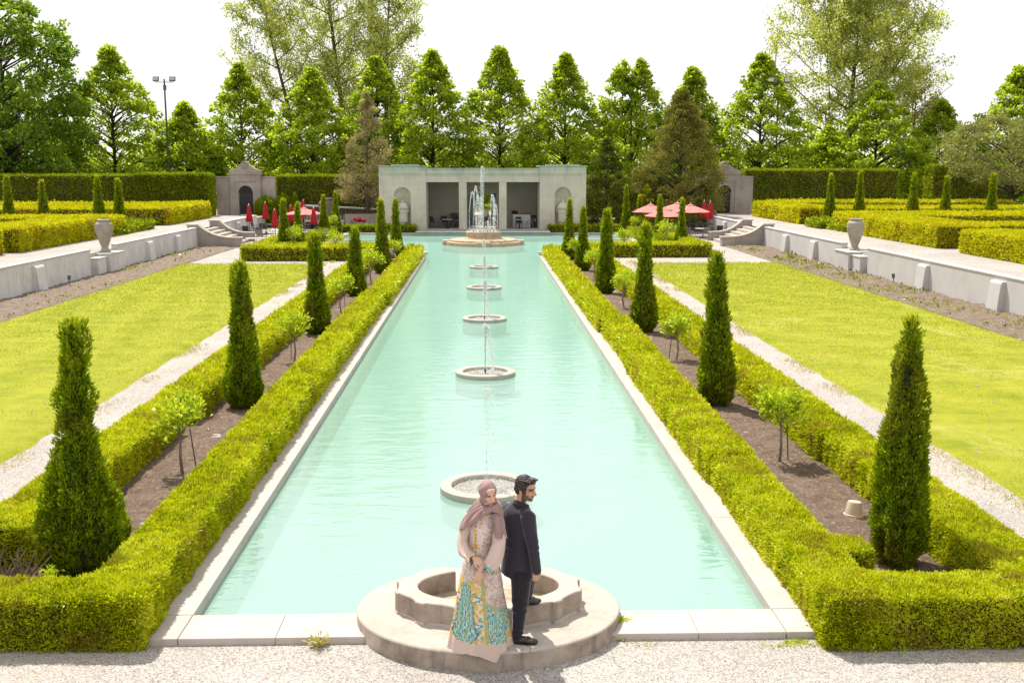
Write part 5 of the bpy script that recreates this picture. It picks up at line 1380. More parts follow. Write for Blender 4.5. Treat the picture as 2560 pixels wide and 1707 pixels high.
CU = closed_umbrella_parts()
def closed_umbrella(x, y, top, lab, rz):
    t = thing('closed_umbrella', lab, 'umbrella', (x, y, 0), rz, 'closed red patio umbrellas'); t.scale = (1.06, 1.06, top / 2.46)
    for nm, me in CU:
        o = link(nm, me, None, t)
        if nm in ('folded_canopy', 'finial'): me.polygons.foreach_set('use_smooth', np.ones(len(me.polygons), dtype=bool))
for k, (x, y, h, lab) in enumerate(((-17.72, 83, 2.51, 'leftmost closed red umbrella, before the left patio wall'), (-17.28, 87, 2.57, 'closed red umbrella in front of the rounded gateway bush'), (-14.76, 77.6, 2.35, 'foremost closed red umbrella at the left patio'), (-14.92, 85, 2.39, 'closed red umbrella just left of the open one'),
                                   (-14.7, 88.2, 2.44, 'closed red umbrella mostly hidden behind a cone and the open umbrella'), (-15.08, 92, 2.6, 'farthest closed red umbrella, rising above the open one'), (-12.38, 80, 2.4, 'closed red umbrella nearest the left hedge and dark urn'),
                                   (15.58, 92, 2.56, 'right one of the close pair behind the open umbrellas'), (15.05, 93, 2.54, 'left one of the close pair behind the open umbrellas'), (18.01, 88, 2.65, 'left closed umbrella in front of the right iron gate'), (17.89, 85, 2.68, 'rightmost closed umbrella beside the right patio wall'))):
    closed_umbrella(x, y, h, lab, k * .7)
def open_umbrella(x, y, zr, ze, rad, lab, rz):
    t = thing('open_umbrella', lab, 'umbrella', (x, y, 0), rz, 'open faded patio umbrellas')
    n_ = 8; seg = 48; lv = np.linspace(.12, 1, 9); P = np.zeros((9, seg, 3))
    for i, u in enumerate(lv):
        for k in range(seg):
            th = 2 * PI * k / seg; ph = (th / (2 * PI) * n_) % 1.0
            rr = rad * u * math.cos(PI / n_) / math.cos((ph - .5) * 2 * PI / n_)
            sag = -.05 * u * u * math.sin(PI * ph)
            P[i, k] = (rr * math.cos(th), rr * math.sin(th), zr - (zr - ze) * (u * .94 + .06 * u * u) + sag * .6)
    o = link('canopy', grid_mesh('canopy', P, True), M['red_faded'], t); smooth_by_angle(o, 8)
    q = MB()
    for k in range(n_):
        a0, a1 = 2 * PI * k / n_, 2 * PI * (k + 1) / n_
        q.add([(0, 0, zr + .06), (.3 * math.cos(a0), .3 * math.sin(a0), zr - .06), (.3 * math.cos(a1), .3 * math.sin(a1), zr - .06)], [(0, 1, 2)])
    q.build('vent', M['red_faded'], t)
    q = MB(); q.tube([(0, 0, .05), (0, 0, zr + .05)], .02, 8); q.build('pole', M['iron_grey'], t)
    for k in range(n_):
        a = 2 * PI * k / n_; q = MB(); q.tube([(0, 0, zr - .03), (rad * math.cos(a), rad * math.sin(a), ze - .005)], .008, 5); q.build('rib', M['iron_grey'], t)
    q = MB(); q.lathe([(.03, zr + .05), (.045, zr + .09), (.03, zr + .14), (.005, zr + .16)], 10); q.build('finial', M['chrome'], t)
    q = MB(); q.lathe([(.25, 0), (.25, .05), (.06, .08), (.05, .2), (.02, .2)], 20); q.build('base', M['iron'], t)
open_umbrella(-13.4, 82.0, 2.22, 1.78, 1.45, 'open faded pink-red umbrella at the left patio', .2)
open_umbrella(13.05, 84.2, 2.4, 1.83, 1.55, 'leftmost open faded umbrella at the right patio', .1)
open_umbrella(13.15, 78.2, 2.25, 1.76, 1.5, 'front open faded umbrella at the right patio', .35)
open_umbrella(15.75, 87.5, 2.42, 1.9, 1.5, 'rear open faded umbrella at the right patio', .0)
open_umbrella(15.9, 82.8, 2.42, 1.88, 1.58, 'rightmost open faded umbrella at the right patio', .25)

# things on and round the pavilion tables
q = MB(); rng = np.random.default_rng(211)
for k in range(7): q.ball((rng.uniform(-.42, .35), rng.uniform(-.2, .2), rng.uniform(.02, .14)), (rng.uniform(.16, .28), .14, rng.uniform(.07, .13)), Matrix.Rotation(rng.uniform(-.5, .5), 3, 'Z'), 12, 8)
q.capsule((.4, .0, .08), (.56, -.1, -.15), .1, .05)
me = organic(q, .025, 2); P = get_co(me); N = get_no(me); set_co(me, P + N * (.03 * vnoise(P, 9, 3))[:, None])
o = link('folded_canopy', me, M['red'], None, True); o.location = (-10.35, 91.5, .80); tag(o, 'crumpled red umbrella canopy heaped on a dark table', 'canopy')
ct = thing('serving_counter', 'white serving counter with wooden top in the right bay of the pavilion', 'counter', (3.25, 90.2, FZ))
q = MB(); q.box(-.72, .72, -.3, .3, .0, 1.1); q.build('cabinet', M['white'], ct, bevel=.01)
q = MB(); q.box(-.78, .78, -.36, .36, 1.103, 1.15); q.build('counter_top', M['wood'], ct, bevel=.01)
q = MB(); q.box(-.22, .22, -.15, .15, 0, .24); q.box(-.23, .23, -.16, .16, .05, .09); q.box(-.23, .23, -.16, .16, .15, .19); o = q.build('wooden_crate', plain_mat('tan_crate_wood', (.34, .20, .10), .7, .2, 10), None); o.location = (3.15, 90.2, FZ + 1.152); tag(o, 'small tan wooden crate on the white counter', 'crate')
q = MB(); q.ball((0, 0, .12), (.3, .18, .14)); q.ball((.18, 0, .1), (.2, .15, .12)); me = organic(q, .03, 3); o = link('bag', me, M['black'], None, True); o.location = (2.65, 90.2, FZ + 1.15); tag(o, 'dark bag lying at the left end of the white counter', 'bag')
fg = thing('fridge', 'small black fridge beside the white counter in the pavilion', 'fridge', (4.22, 90.2, FZ))
q = MB(); q.box(-.22, .22, -.28, .28, 0, 1.0); q.build('cabinet', M['black'], fg, bevel=.015); q = MB(); q.box(.12, .17, -.31, -.283, .5, .7); q.build('handle', M['chrome'], fg)
q = MB(); q.box(-.35, .35, -.2, .2, 0, .62); q.box(-.38, .3, -.24, .24, .623, .68); o = q.build('stacked_boxes', plain_mat('dark_brown_box', (.10, .05, .045), .7, .2, 6), None, bevel=.01); o.location = (-2.35, 91.2, FZ + .35); o.location.z = FZ; o.scale = (1, 1, 1.7); tag(o, 'dark brown storage box at the back of the left bay', 'box')
q = MB(); q.box(-.3, .3, -.03, .03, .05, 1.0); q.box(-.36, .36, -.12, .12, 0, .05); q.box(-.3, .3, -.04, -.031, .45, .95)
o = q.build('notice_board', plain_mat('lime_notice_board', (.52, .55, .05), .6, .05, 4), None); o.location = (-12.4, 90.5, 0); tag(o, 'lime yellow standing board behind the closed umbrella near the dark urn', 'sign board')

def lamp_post(x, y, H, lab):
    t = thing('lamp_post', lab, 'lamp post', (x, y, 1.0))
    q = MB(); q.tube([(0, 0, 0), (0, 0, H * .5), (-.02, 0, H)], [.13, .10, .075], 10); q.build('pole', plain_mat('dark_green_pole', (.035, .05, .045), .5, .3, 3), t)
    q = MB(); q.tube([(-.95, 0, H - .3), (.9, 0, H - .3)], .04, 8); q.tube([(0, 0, H - 1.1), (0, 0, H - .6)], .16, 10); q.build('crossarm', M['iron_grey'], t)
    for sx in (-1, 1):
        q = MB(); Mx = Matrix.Rotation(R(-18), 3, 'X'); q.rbox((sx * .82, -.1, H), (.6, .22, .46), Mx)
        f = q.build('floodlight', M['iron_grey'], t, bevel=.03)
        q = MB(); q.rbox(Vector((sx * .82, -.1, H)) + Mx @ Vector((0, -.117, 0)), (.5, .012, .36), Mx); q.build('lens', plain_mat('clear_lens', (.42, .44, .45), .2, .05, 3), f)
lamp_post(-31.85, 112, 13.0, 'tall dark lamp post with two floodlights left of the gateway')
lamp_post(30.2, 112, 13.0, 'lamp post with floodlights mostly hidden in the right hand maples')
for s, x, y, lab in ((-1, -18.3, 48.1, 'little metal spotlight stake below the left wall'), (1, 18.45, 47.9, 'little metal spotlight stake below the right wall')):
    t = thing('garden_spotlight', lab, 'spotlight', (x, y, .05)); q = MB(); q.tube([(0, 0, 0), (0, 0, .24)], .018, 6); q.build('stake', M['iron_grey'], t); q = MB(); q.tube([(0, 0, .22), (-s * .03, 0, .42)], [.06, .075], 10); q.build('lamp_head', M['iron_grey'], t)

# ================================================================== small figures in the background
M['skin_far'] = plain_mat('skin', (.48, .30, .21), .6, .06, 8)
def far_person(label, x, y, z, rz, joints, shirt, legs, hair, sleeve='long', sc=1.0):
    """joints: dict of named points in the figure's own metres; faces -Y."""
    J = {k: Vector(v) for k, v in joints.items()}
    t = MB(); t.capsule(J['hip'], J['chest'], .125, .14); t.capsule(J['chest'], J['neck'], .1, .05); t.ball(J['head'], (.078, .095, .115))
    for s in ('l', 'r'):
        t.capsule(J['chest'] + Vector(((.16 if s == 'l' else -.16), 0, .07)), J['elb_' + s], .05, .04); t.capsule(J['elb_' + s], J['hand_' + s], .04, .028); t.ball(J['hand_' + s], (.04, .03, .07))
        t.capsule(J['hip'] + Vector(((.09 if s == 'l' else -.09), 0, -.03)), J['knee_' + s], .085, .06); t.capsule(J['knee_' + s], J['foot_' + s], .058, .04)
        t.capsule(J['foot_' + s] + Vector((0, .03, 0)), J['foot_' + s] + Vector((0, -.16, -.02)), .042, .035)
    root = link('person', organic(t, .02, 2), M['skin_far'], None, True); root.location = (x, y, z); root.rotation_euler = (0, 0, R(rz)); root.scale = (sc,) * 3
    tag(root, label, 'person')
    q = MB(); q.capsule(J['hip'] + Vector((0, 0, .02)), J['chest'], .15, .165); q.capsule(J['chest'], J['chest'] * .4 + J['neck'] * .6, .125, .08)
    for s in ('l', 'r'):
        sh = J['chest'] + Vector(((.16 if s == 'l' else -.16), 0, .07)); q.capsule(sh, J['elb_' + s], .075, .06)
        if sleeve == 'long': q.capsule(J['elb_' + s], J['hand_' + s] * .85 + J['elb_' + s] * .15, .06, .045)
    link('shirt', organic(q, .02, 3), shirt, root, True)
    q = MB()
    for s in ('l', 'r'):
        q.capsule(J['hip'] + Vector(((.08 if s == 'l' else -.08), 0, 0)), J['knee_' + s], .105, .08); q.capsule(J['knee_' + s], J['foot_' + s] + Vector((0, 0, .05)), .075, .06)
    link('trousers', organic(q, .02, 3), legs, root, True)
    q = MB(); q.ball(J['head'] + Vector((0, .02, .035)), (.088, .1, .1)); link('hair', organic(q, .015, 1), hair, root, True)
    return root
ST = dict(hip=(0, 0, .95), chest=(0, 0, 1.33), neck=(0, -.02, 1.5), head=(0, -.04, 1.63), elb_l=(.24, .02, 1.14), hand_l=(.22, -.12, .9), elb_r=(-.24, .02, 1.14), hand_r=(-.22, -.12, .9), knee_l=(.1, -.02, .5), foot_l=(.11, .02, .06), knee_r=(-.1, 0, .5), foot_r=(-.11, .04, .06))
SIT = dict(hip=(0, .05, .5), chest=(0, 0, .92), neck=(0, -.04, 1.08), head=(0, -.08, 1.2), elb_l=(.23, -.05, .72), hand_l=(.14, -.3, .72), elb_r=(-.23, -.05, .72), hand_r=(-.14, -.3, .72), knee_l=(.12, -.42, .5), foot_l=(.12, -.4, .06), knee_r=(-.12, -.42, .5), foot_r=(-.12, -.4, .06))
BEND = dict(hip=(0, .18, .55), chest=(0, -.12, .82), neck=(0, -.26, .92), head=(0, -.36, .98), elb_l=(.2, -.28, .6), hand_l=(.15, -.42, .36), elb_r=(-.2, -.28, .6), hand_r=(-.15, -.42, .36), knee_l=(.13, -.22, .42), foot_l=(.13, .06, .06), knee_r=(-.13, -.1, .1), foot_r=(-.13, .3, .06))
pm = lambda n_, c_: plain_mat(n_, c_, .8, .15, 12)
far_person('person in dark top and blue jeans standing at the left patio', -15.3, 82.2, 0, 160, ST, pm('dark_navy_top', (.02, .022, .03)), pm('blue_denim', (.03, .06, .16)), pm('brown_hair', (.07, .04, .025)), sc=.92)
far_person('person in navy top sitting under the open umbrella at the left patio', -12.95, 83.0, 0, 60, SIT, pm('navy_top', (.02, .025, .05)), pm('grey_trousers', (.1, .1, .1)), pm('black_hair', (.015, .012, .01)))
far_person('kneeling person in white shirt and patterned cap among the left bed cones', -4.98, 57.6, 0, 115, BEND, pm('white_shirt', (.66, .65, .68)), pm('dark_trousers', (.03, .03, .035)), pm('patterned_cap', (.42, .38, .22)), 'short', .95)
far_person('person in pale pink shirt standing in the middle bay of the pavilion', .25, 90.0, FZ, 180, ST, pm('pale_pink_shirt', (.62, .52, .53)), pm('dark_grey_trousers', (.04, .04, .045)), pm('light_brown_hair', (.25, .18, .12)), sc=1.0)
far_person('person in green shirt under the crab apple at the right edge', 47.6, 96.5, 1.05, 190, SIT, pm('green_shirt', (.02, .14, .08)), pm('black_trousers', (.02, .02, .02)), pm('dark_brown_hair', (.03, .02, .015)))
far_person('person in white top at the very right edge of the photo', 46.9, 93.0, 1.05, 200, SIT, pm('plain_white_top', (.7, .68, .7)), pm('navy_trousers', (.02, .02, .04)), pm('soft_black_hair', (.02, .015, .01)))
q = MB(); q.prism([(-.2, 0), (.2, 0), (.27, .42), (-.27, .42)], 'y', -.16, .16); q.prism([(-.29, .4), (.29, .4), (.29, .45), (-.29, .45)], 'y', -.19, .19)
o = q.build('plastic_tub', pm('orange_plastic', (.62, .14, .05)), None, bevel=.02); o.location = (-4.66, 56.6, 0.02); tag(o, 'orange plastic tub in front of the kneeling gardener', 'tub')

# ================================================================== the couple
def V3(*a): return Vector(a)
def head_shapes(mb, Mh, c, k=1.0, male=False):
    c = Vector(c)
    def T(p): return c + Mh @ (Vector(p) * k)
    def ball(p, r): mb.ball(T(p), tuple(x * k for x in r), Mh, 20, 14)
    ball((0, .014, .032), (.074, .094, .088))
    ball((0, -.026, -.034), (.059, .066, .080))
    ball((0, -.066, -.092), (.028 if male else .024, .024, .022))
    for s in (-1, 1):
        ball((s * .036, -.062, -.022), (.023, .022, .020)); ball((s * .040, -.035, -.075), (.026, .034, .022))
        ball((s * .071, .012, -.012), (.011, .020, .031))
    ball((0, -.076, .024), (.050, .020, .014))
    ball((0, -.062, .06), (.05, .03, .03))
    mb.capsule(T((0, -.088, .014)), T((0, -.112, -.030)), .008 * k, .0135 * k, 10)
    ball((.010, -.098, -.034), (.009, .009, .007)); ball((-.010, -.098, -.034), (.009, .009, .007))
    ball((0, -.084, -.058), (.023, .014, .0075)); ball((0, -.083, -.069), (.020, .014, .0075))
    mb.capsule(T((0, .018, -.06)), T((0, .05, -.19)), .052 * k, .056 * k)
def head_local(P, Mh, c, k=1.0):
    inv = np.array(Mh.transposed()); return (P - np.array(c)) @ inv.T / k
def paint_head(C, q, skin, lip, brow, male=False, eye=(.018, .011, .010), sock=.5):
    x, y, z = q[:, 0], q[:, 1], q[:, 2]; ax = np.abs(x); front = y < -.035
    near = (ax < .1) & (np.abs(z) < .15) & (np.abs(y) < .16)
    C[near & front & (ax < .045)] = np.array(skin) * [1.02, .99, .97]
    ck = near & front & (((ax - .038) / .022) ** 2 + ((z + .03) / .02) ** 2 < 1); C[ck] = np.array(skin) * [1.05, .93, .9]
    if male:
        bd = near & (((z < -.042) & (z > -.13) & (y < .01)) | ((z < .0) & (z > -.06) & (y > -.035) & (y < .0) & (ax > .045)))
        nolip = ~(front & (ax < .025) & (z > -.078) & (z < -.052))
        bare = front & (ax < .045) & (ax > .012) & (z > -.06)
        C[bd & nolip & ~bare] = (.12, .072, .05)
        mu = near & front & (ax < .030) & (z > -.054) & (z < -.044); C[mu] = (.06, .035, .025)
    l = near & front & (y < -.06) & (((x / .021) ** 2 + ((z + .0635) / (.0115 if male else .0095)) ** 2) < 1); C[l] = lip
    b = near & front & (ax > .010) & (ax < .052) & (np.abs(z - (.026 - .0035 * ((ax - .03) / .02) ** 2)) < (.0062 if male else .0045)); C[b] = brow
    e = near & front & ((((ax - .031) / .0165) ** 2 + ((z - .006) / .0055) ** 2) < 1); C[e] = np.array(skin) * [sock, sock * .86, sock * .82]
    e = near & front & (ax > .016) & (ax < .049) & (np.abs(z - (.0065 - .006 * ((ax - .032) / .017) ** 2)) < .0034); C[e] = eye
    n_ = near & front & (y < -.085) & (ax > .004) & (ax < .012) & (np.abs(z + .041) < .004); C[n_] = np.array(skin) * .45
    return C
def hand_shapes(mb, w_, d, n, side, curl=(.5, .5, .55, .6), spread=.07, k=1.0, thumb=.6):
    """wrist w_, pointing d, back-of-hand normal n; side=+1 puts the thumb along d x n."""
    d = Vector(d).normalized(); n = Vector(n); n = (n - d * n.dot(d)).normalized(); s = d.cross(n) * side; w_ = Vector(w_)
    Mh = Matrix((s, d, n)).transposed()
    mb.ball(w_ + d * .052 * k, (.040 * k, .056 * k, .0145 * k), Mh, 14, 10)
    mb.ball(w_ + d * .078 * k, (.038 * k, .022 * k, .012 * k), Mh, 14, 10)
    for i, (off, L, r_) in enumerate(((.029, .066, .0082), (.010, .075, .0085), (-.010, .070, .0081), (-.028, .055, .0072))):
        p = w_ + d * (.088 * k - abs(off - .005) * .25) + s * off * k; a = curl[i]; ang = (off / .03) * spread
        dd = (d * math.cos(ang) + s * math.sin(ang)).normalized(); Ls = (L * .45, L * .32, L * .26); t = 0.15
        for j in range(3):
            t += a * (.75, 1.0, .7)[j]
            q = p + (dd * math.cos(t) - n * math.sin(t)) * Ls[j] * k * 1.05
            mb.capsule(p, q, r_ * k * (1 - .08 * j), r_ * k * (1 - .08 * (j + 1)), 10); p = q
    p = w_ + d * .022 * k + s * .026 * k
    d1 = (d * .75 + s * .62 - n * .25).normalized(); q = p + d1 * .040 * k; mb.capsule(p, q, .0125 * k, .0098 * k, 10)
    d2 = (d * .95 + s * (.3 - .4 * thumb) - n * .4 * thumb).normalized(); q2 = q + d2 * .030 * k; mb.capsule(q, q2, .0098 * k, .0088 * k, 10); q3 = q2 + (d2 - n * .2).normalized() * .022 * k; mb.capsule(q2, q3, .0088 * k, .007 * k, 10)

def sleeve(path, rads, flat=None, seed=0, nu=56, nv=46, fold=.006):
    """wide cloth tube along a path; radii are (side, depth) pairs."""
    path = np.array(path, float); n = len(path); t = np.linspace(0, n - 1, nv); P = np.zeros((nv, nu, 3))
    def cr(a, u):
        i = int(min(max(math.floor(u), 0), n - 2)); f = u - i
        p0, p1, p2, p3 = a[max(i - 1, 0)], a[i], a[i + 1], a[min(i + 2, n - 1)]
        return .5 * ((2 * p1) + (-p0 + p2) * f + (2 * p0 - 5 * p1 + 4 * p2 - p3) * f * f + (-p0 + 3 * p1 - 3 * p2 + p3) * f ** 3)
    rads = np.array(rads, float); side0 = np.array([1.0, .0, .0])
    for i, u in enumerate(t):
        c = cr(path, u); d = unit(cr(path, min(u + .05, n - 1)) - cr(path, max(u - .05, 0))); r_ = cr(rads, u)
        b = unit(np.cross(d, side0)); a = np.cross(b, d)
        for k in range(nu):
            th = 2 * PI * k / nu
            f = 1 + fold / max(r_.min(), .02) * (math.sin(3 * th + u * 1.3 + seed) + .6 * math.sin(5 * th - u * 2.1 + seed * 2)) * min(1, .25 + u / n)
            P[i, k] = c + a * math.cos(th) * r_[0] * f + b * math.sin(th) * r_[1] * f
    P += (.006 * vnoise(P.reshape(-1, 3), 16, seed + 3)).reshape(nv, nu, 1)
    return P

PINK = np.array((.58, .455, .395)); TEAL = np.array((.03, .27, .33)); AQUA = np.array((.18, .50, .52)); NAVY = np.array((.03, .07, .16)); CREAM = np.array((.66, .60, .53)); GOLD = np.array((.66, .40, .055)); LIME = np.array((.50, .52, .10)); MAUVE = np.array((.33, .215, .205))
def print_pattern(x, z, seed=0):
    """teal, navy, lime and cream paisley scrolls."""
    P = np.stack([x, z, np.zeros_like(x)], 1)
    w1 = vnoise(P, 14, seed) * .02; w2 = vnoise(P, 14, seed + 4) * .02
    cell = .064; gx = (x + w1) / cell; gz = (z + w2) / cell + .5 * (np.floor(gx) % 2)
    fx = gx - np.floor(gx) - .5; fz = gz - np.floor(gz) - .5
    rr = np.hypot(fx, fz); an = np.arctan2(fz, fx); petal = rr * (1 + .22 * np.cos(6 * an + 3 * np.floor(gx)))
    ring = (petal * 9.0) % 4.0
    C = np.where((ring < 1)[:, None], TEAL, np.where((ring < 1.7)[:, None], CREAM, np.where((ring < 2.8)[:, None], AQUA, np.where((ring < 3.3)[:, None], NAVY, LIME))))
    C = np.where((rr > .52)[:, None], np.where((np.sin(an * 9) > 0)[:, None], TEAL, CREAM), C)
    return C
def snake(x, z, seed=1):
    P = np.stack([x, z, np.zeros_like(x)], 1)
    a = vnoise(P, 85, seed) + .8 * vnoise(P, 150, seed + 1); b = vnoise(P, 9, seed + 2)
    base = np.where((a > .18)[:, None], np.array((.45, .325, .28)), np.where((a > -.25)[:, None], np.array((.57, .46, .42)), np.array((.66, .57, .535))))
    return base * (1 + .22 * b[:, None])
def dress_color(P):
    x, y, z = P[:, 0], P[:, 1], P[:, 2]
    C = snake(x, z)
    wob = .012 * vnoise(P, 22, 5)
    # bodice panel: pale with ochre sprigs
    pan = (z > 1.25) & (x > -.155) & (x < -.025 + (z - 1.3) * .22)
    sp = vnoise(np.stack([np.abs(x + .085), z, 0 * x], 1), 70, 8)
    C[pan] = np.array((.70, .60, .60))
    C[pan & (sp > .30)] = (.66, .36, .04)
    C[pan & (np.abs(x + .085) < .008 + .006 * np.sin(z * 160))] = (.66, .36, .03)
    # yellow field
    edge = .012 - (z - .3) * .075
    yel = (z < .97 + .1 * np.abs(x + .17) + wob) & (x < edge) & (y < 10.75)
    zig = np.abs(((z * 7.0 + 1.2 * x) % 1.0) - .5) * .16
    C[yel] = GOLD
    wh = yel & (np.abs((x + .03) - (zig - .05)) < .016); C[wh] = CREAM
    wh = yel & (vnoise(P, 75, 21) > .22); C[wh] = CREAM
    dots = yel & (vnoise(P, 55, 22) > .48); C[dots] = (.10, .36, .30)
    for zc in (.78, .5):   # pale star points at the sides of the medallion
        st = yel & (np.abs(z - zc) < .055 * (1 - np.abs(x + .18) / .17)) & (np.abs(x + .18) > .07); C[st] = CREAM
        stl = yel & (np.abs(np.abs(z - zc) - .055 * (1 - np.abs(x + .18) / .17)) < .007) & (np.abs(x + .18) > .07); C[stl] = TEAL
    # medallion on the left
    xc = -.185 - (.9 - z) * .03
    hw = np.interp(z, [.30, .36, .42, .50, .56, .70, .78, .90, .955], [.02, .10, .135, .10, .088, .080, .045, .048, .0])
    u = np.abs(x - xc) / np.maximum(hw, 1e-3); md = (u < 1) & (z > .30) & (z < .955) & (y < 10.75)
    band = (u * 6.5 + .5 * np.sin(z * 95 + 5 * u) + .5 * np.sin(z * 41) + .5 * vnoise(P, 40, 44)) % 3.0
    mc = np.where((band < .8)[:, None], TEAL, np.where((band < 1.3)[:, None], CREAM, np.where((band < 2.2)[:, None], AQUA, np.where((band < 2.55)[:, None], NAVY, LIME))))
    C[md] = mc[md]
    rim = (np.abs(u - 1) < .06 + .05 * np.sin(z * 120)) & (z > .31) & (z < .94) & (y < 10.75); C[rim] = (.12, .15, .24)
    # dotted band between the two halves
    bd = (np.abs(x - edge - .02) < .018) & (z < 1.02) & (y < 10.75); C[bd] = GOLD
    C[bd & (np.sin(z * 260) * np.sin((x - edge) * 300) > .1)] = (.06, .36, .31)
    # teal scrolls lower right
    tl = (x > edge + .038) & (z < .70 - (x - .05) * .45 + wob) & (y < 10.8); C[tl] = print_pattern(x, z, 3)[tl]
    fr = (x > edge + .038) & (np.abs(z - (.70 - (x - .05) * .45 + wob)) < .018) & (y < 10.8); C[fr] = (.33, .36, .22)
    yr = (x > .235 + .0 * z) & (z < .5) & (y < 10.8); C[yr & (vnoise(P, 60, 30) < .2)] = GOLD; C[yr & (vnoise(P, 60, 31) > .35)] = CREAM
    # back of the skirt carries the same prints
    bk = (y >= 10.75) & (z < .72); C[bk] = print_pattern(x, z, 6)[bk]
    C[z < .325 - .10 * np.clip(x + .1, -.3, .4)] = PINK
    return C

# ---------------- woman
SKW = np.array((.60, .40, .30))
MhW = Matrix.Rotation(R(25), 3, 'Z') @ Matrix.Rotation(R(11), 3, 'X') @ Matrix.Rotation(R(-6), 3, 'Y')
HW = (.045, 10.555, 1.868)
b = MB(); head_shapes(b, MhW, HW, 1.0)
b.capsule((.035, 10.60, 1.72), (.0, 10.63, 1.50), .05, .085); b.capsule((-.13, 10.62, 1.60), (.11, 10.62, 1.62), .055, .055); b.capsule((.0, 10.63, 1.52), (-.03, 10.64, 1.30), .10, .085); b.capsule((-.03, 10.64, 1.30), (-.03, 10.66, 1.05), .095, .12)
b.capsule((-.10, 10.66, 1.02), (-.09, 10.66, .26), .075, .045); b.capsule((.05, 10.66, 1.02), (.05, 10.66, .26), .075, .045)
for x in (-.09, .05): b.capsule((x, 10.66, .25), (x - .01, 10.52, .243), .036, .03)
EL_R, WR_R = (-.215, 10.57, 1.345), (-.105, 10.405, 1.245)       # her right arm, image left
EL_L, WR_L = (.135, 10.53, 1.33), (-.045, 10.385, 1.115)
b.capsule((-.15, 10.61, 1.60), EL_R, .042, .034); b.capsule(EL_R, WR_R, .034, .023)
b.capsule((.13, 10.60, 1.62), EL_L, .042, .034); b.capsule(EL_L, WR_L, .034, .023)
hand_shapes(b, WR_R, (.82, -.12, -.56), (.25, -.80, .45), 1, (.55, .60, .62, .66), .05, 1.0, .8)
hand_shapes(b, WR_L, (-.16, -.10, -.98), (.10, -.98, .05), -1, (.16, .20, .22, .26), .06, 1.0, .4)
me = organic(b, .0052, 3, .4)
P = get_co(me); C = np.tile(SKW, (len(P), 1)); q = head_local(P, MhW, HW)
C = paint_head(C, q, SKW, (.50, .24, .20), (.10, .06, .045), False, (.09, .055, .045), .78)
hn = (P[:, 2] < 1.3) & (P[:, 1] < 10.5); C[hn] = SKW * [1.0, .93, .9]
set_colors(me, C); M['skin'] = col_mat('skin_tone', .5, .0, .35)
woman = link('person', me, M['skin'], None, True)
tag(woman, 'woman in mauve headscarf and long paisley printed dress, looking down with hands clasped', 'person')
# dress
nv, nu = 330, 300
zz = np.linspace(0, 1, nv) ** 1.0
prof = [(.205, -.045, 10.665, .335, .275), (.30, -.045, 10.665, .322, .262), (.55, -.042, 10.66, .278, .225), (.80, -.040, 10.655, .238, .192), (1.0, -.036, 10.65, .208, .168), (1.12, -.033, 10.645, .188, .152), (1.22, -.03, 10.64, .160, .132), (1.32, -.028, 10.635, .138, .118), (1.42, -.015, 10.63, .142, .125), (1.52, -.004, 10.625, .150, .122), (1.60, .0, 10.62, .150, .100), (1.66, .01, 10.615, .118, .080), (1.70, .02, 10.61, .075, .066)]
prof = np.array(prof); zs = np.interp(zz, np.linspace(0, 1, len(prof)), prof[:, 0])
cx = np.interp(zs, prof[:, 0], prof[:, 1]); cy = np.interp(zs, prof[:, 0], prof[:, 2]); ra = np.interp(zs, prof[:, 0], prof[:, 3]); rb = np.interp(zs, prof[:, 0], prof[:, 4])
th = np.linspace(0, 2 * PI, nu, endpoint=False)[None, :]
low = np.clip((1.15 - zs) / .95, 0, 1)[:, None]
fold = 1 + low * (.040 * np.sin(7 * th + 1.0 + .6 * low) + .030 * np.sin(11 * th + 2.2) + .02 * np.sin(17 * th + .7)) + (1 - low) * .012 * np.sin(9 * th + 6 * zs[:, None])
P = np.stack([cx[:, None] + ra[:, None] * fold * np.cos(th), cy[:, None] + rb[:, None] * fold * np.sin(th), np.repeat(zs[:, None], nu, 1)], -1)
# hem: lower where it hangs over the platform edge
dz = np.clip((.9 - zs) / .7, 0, 1)[:, None]
front = np.clip((10.47 - P[..., 1]) / .06, 0, 1)
droop = .085 * np.clip((P[..., 0] + .12) / .25, 0, 1) * front + .012 * np.sin(5 * th + 1)
P[..., 2] -= dz ** 2 * droop
# bust
P[..., 1] -= .035 * np.exp(-((P[..., 2] - 1.50) / .06) ** 2) * np.exp(-((np.abs(P[..., 0] + .02) - .07) / .05) ** 2) * (P[..., 1] < 10.6)
dress = link('dress', grid_mesh('dress', P, True, dress_color(P.reshape(-1, 3))), col_mat('printed_dress_cloth', .75, .15, .2, 300), woman, True)
m = dress.modifiers.new('thick', 'SOLIDIFY'); m.thickness = .004
M['cloth_col'] = col_mat('sleeve_cloth', .6, .1, .3, 300)
def cloth(name, P, color_fn, parent):
    o = link(name, grid_mesh(name, P, True, color_fn(P.reshape(-1, 3))), M['cloth_col'], parent, True)
    m_ = o.modifiers.new('thick', 'SOLIDIFY'); m_.thickness = .004; return o
plain_pink = lambda Q: np.tile(PINK, (len(Q), 1)) * (1 + .06 * vnoise(Q, 30, 2)[:, None])
Ps = sleeve([(-.135, 10.62, 1.63), (-.185, 10.60, 1.50), (-.215, 10.565, 1.375), (-.195, 10.49, 1.28), (-.135, 10.43, 1.235), (-.112, 10.41, 1.225)], [(.062, .062), (.056, .062), (.052, .064), (.056, .062), (.05, .058), (.056, .068)], seed=1, fold=.008)
cloth('sleeve', Ps[:38], plain_pink, woman)
def cuff_y(Q):
    c = np.tile(np.array((.66, .56, .33)), (len(Q), 1)); n_ = vnoise(Q, 45, 4); c[n_ > .15] = CREAM; c[n_ > .5] = AQUA; c[n_ < -.45] = GOLD; return c
cloth('cuff', Ps[37:] * 1.0, cuff_y, woman)
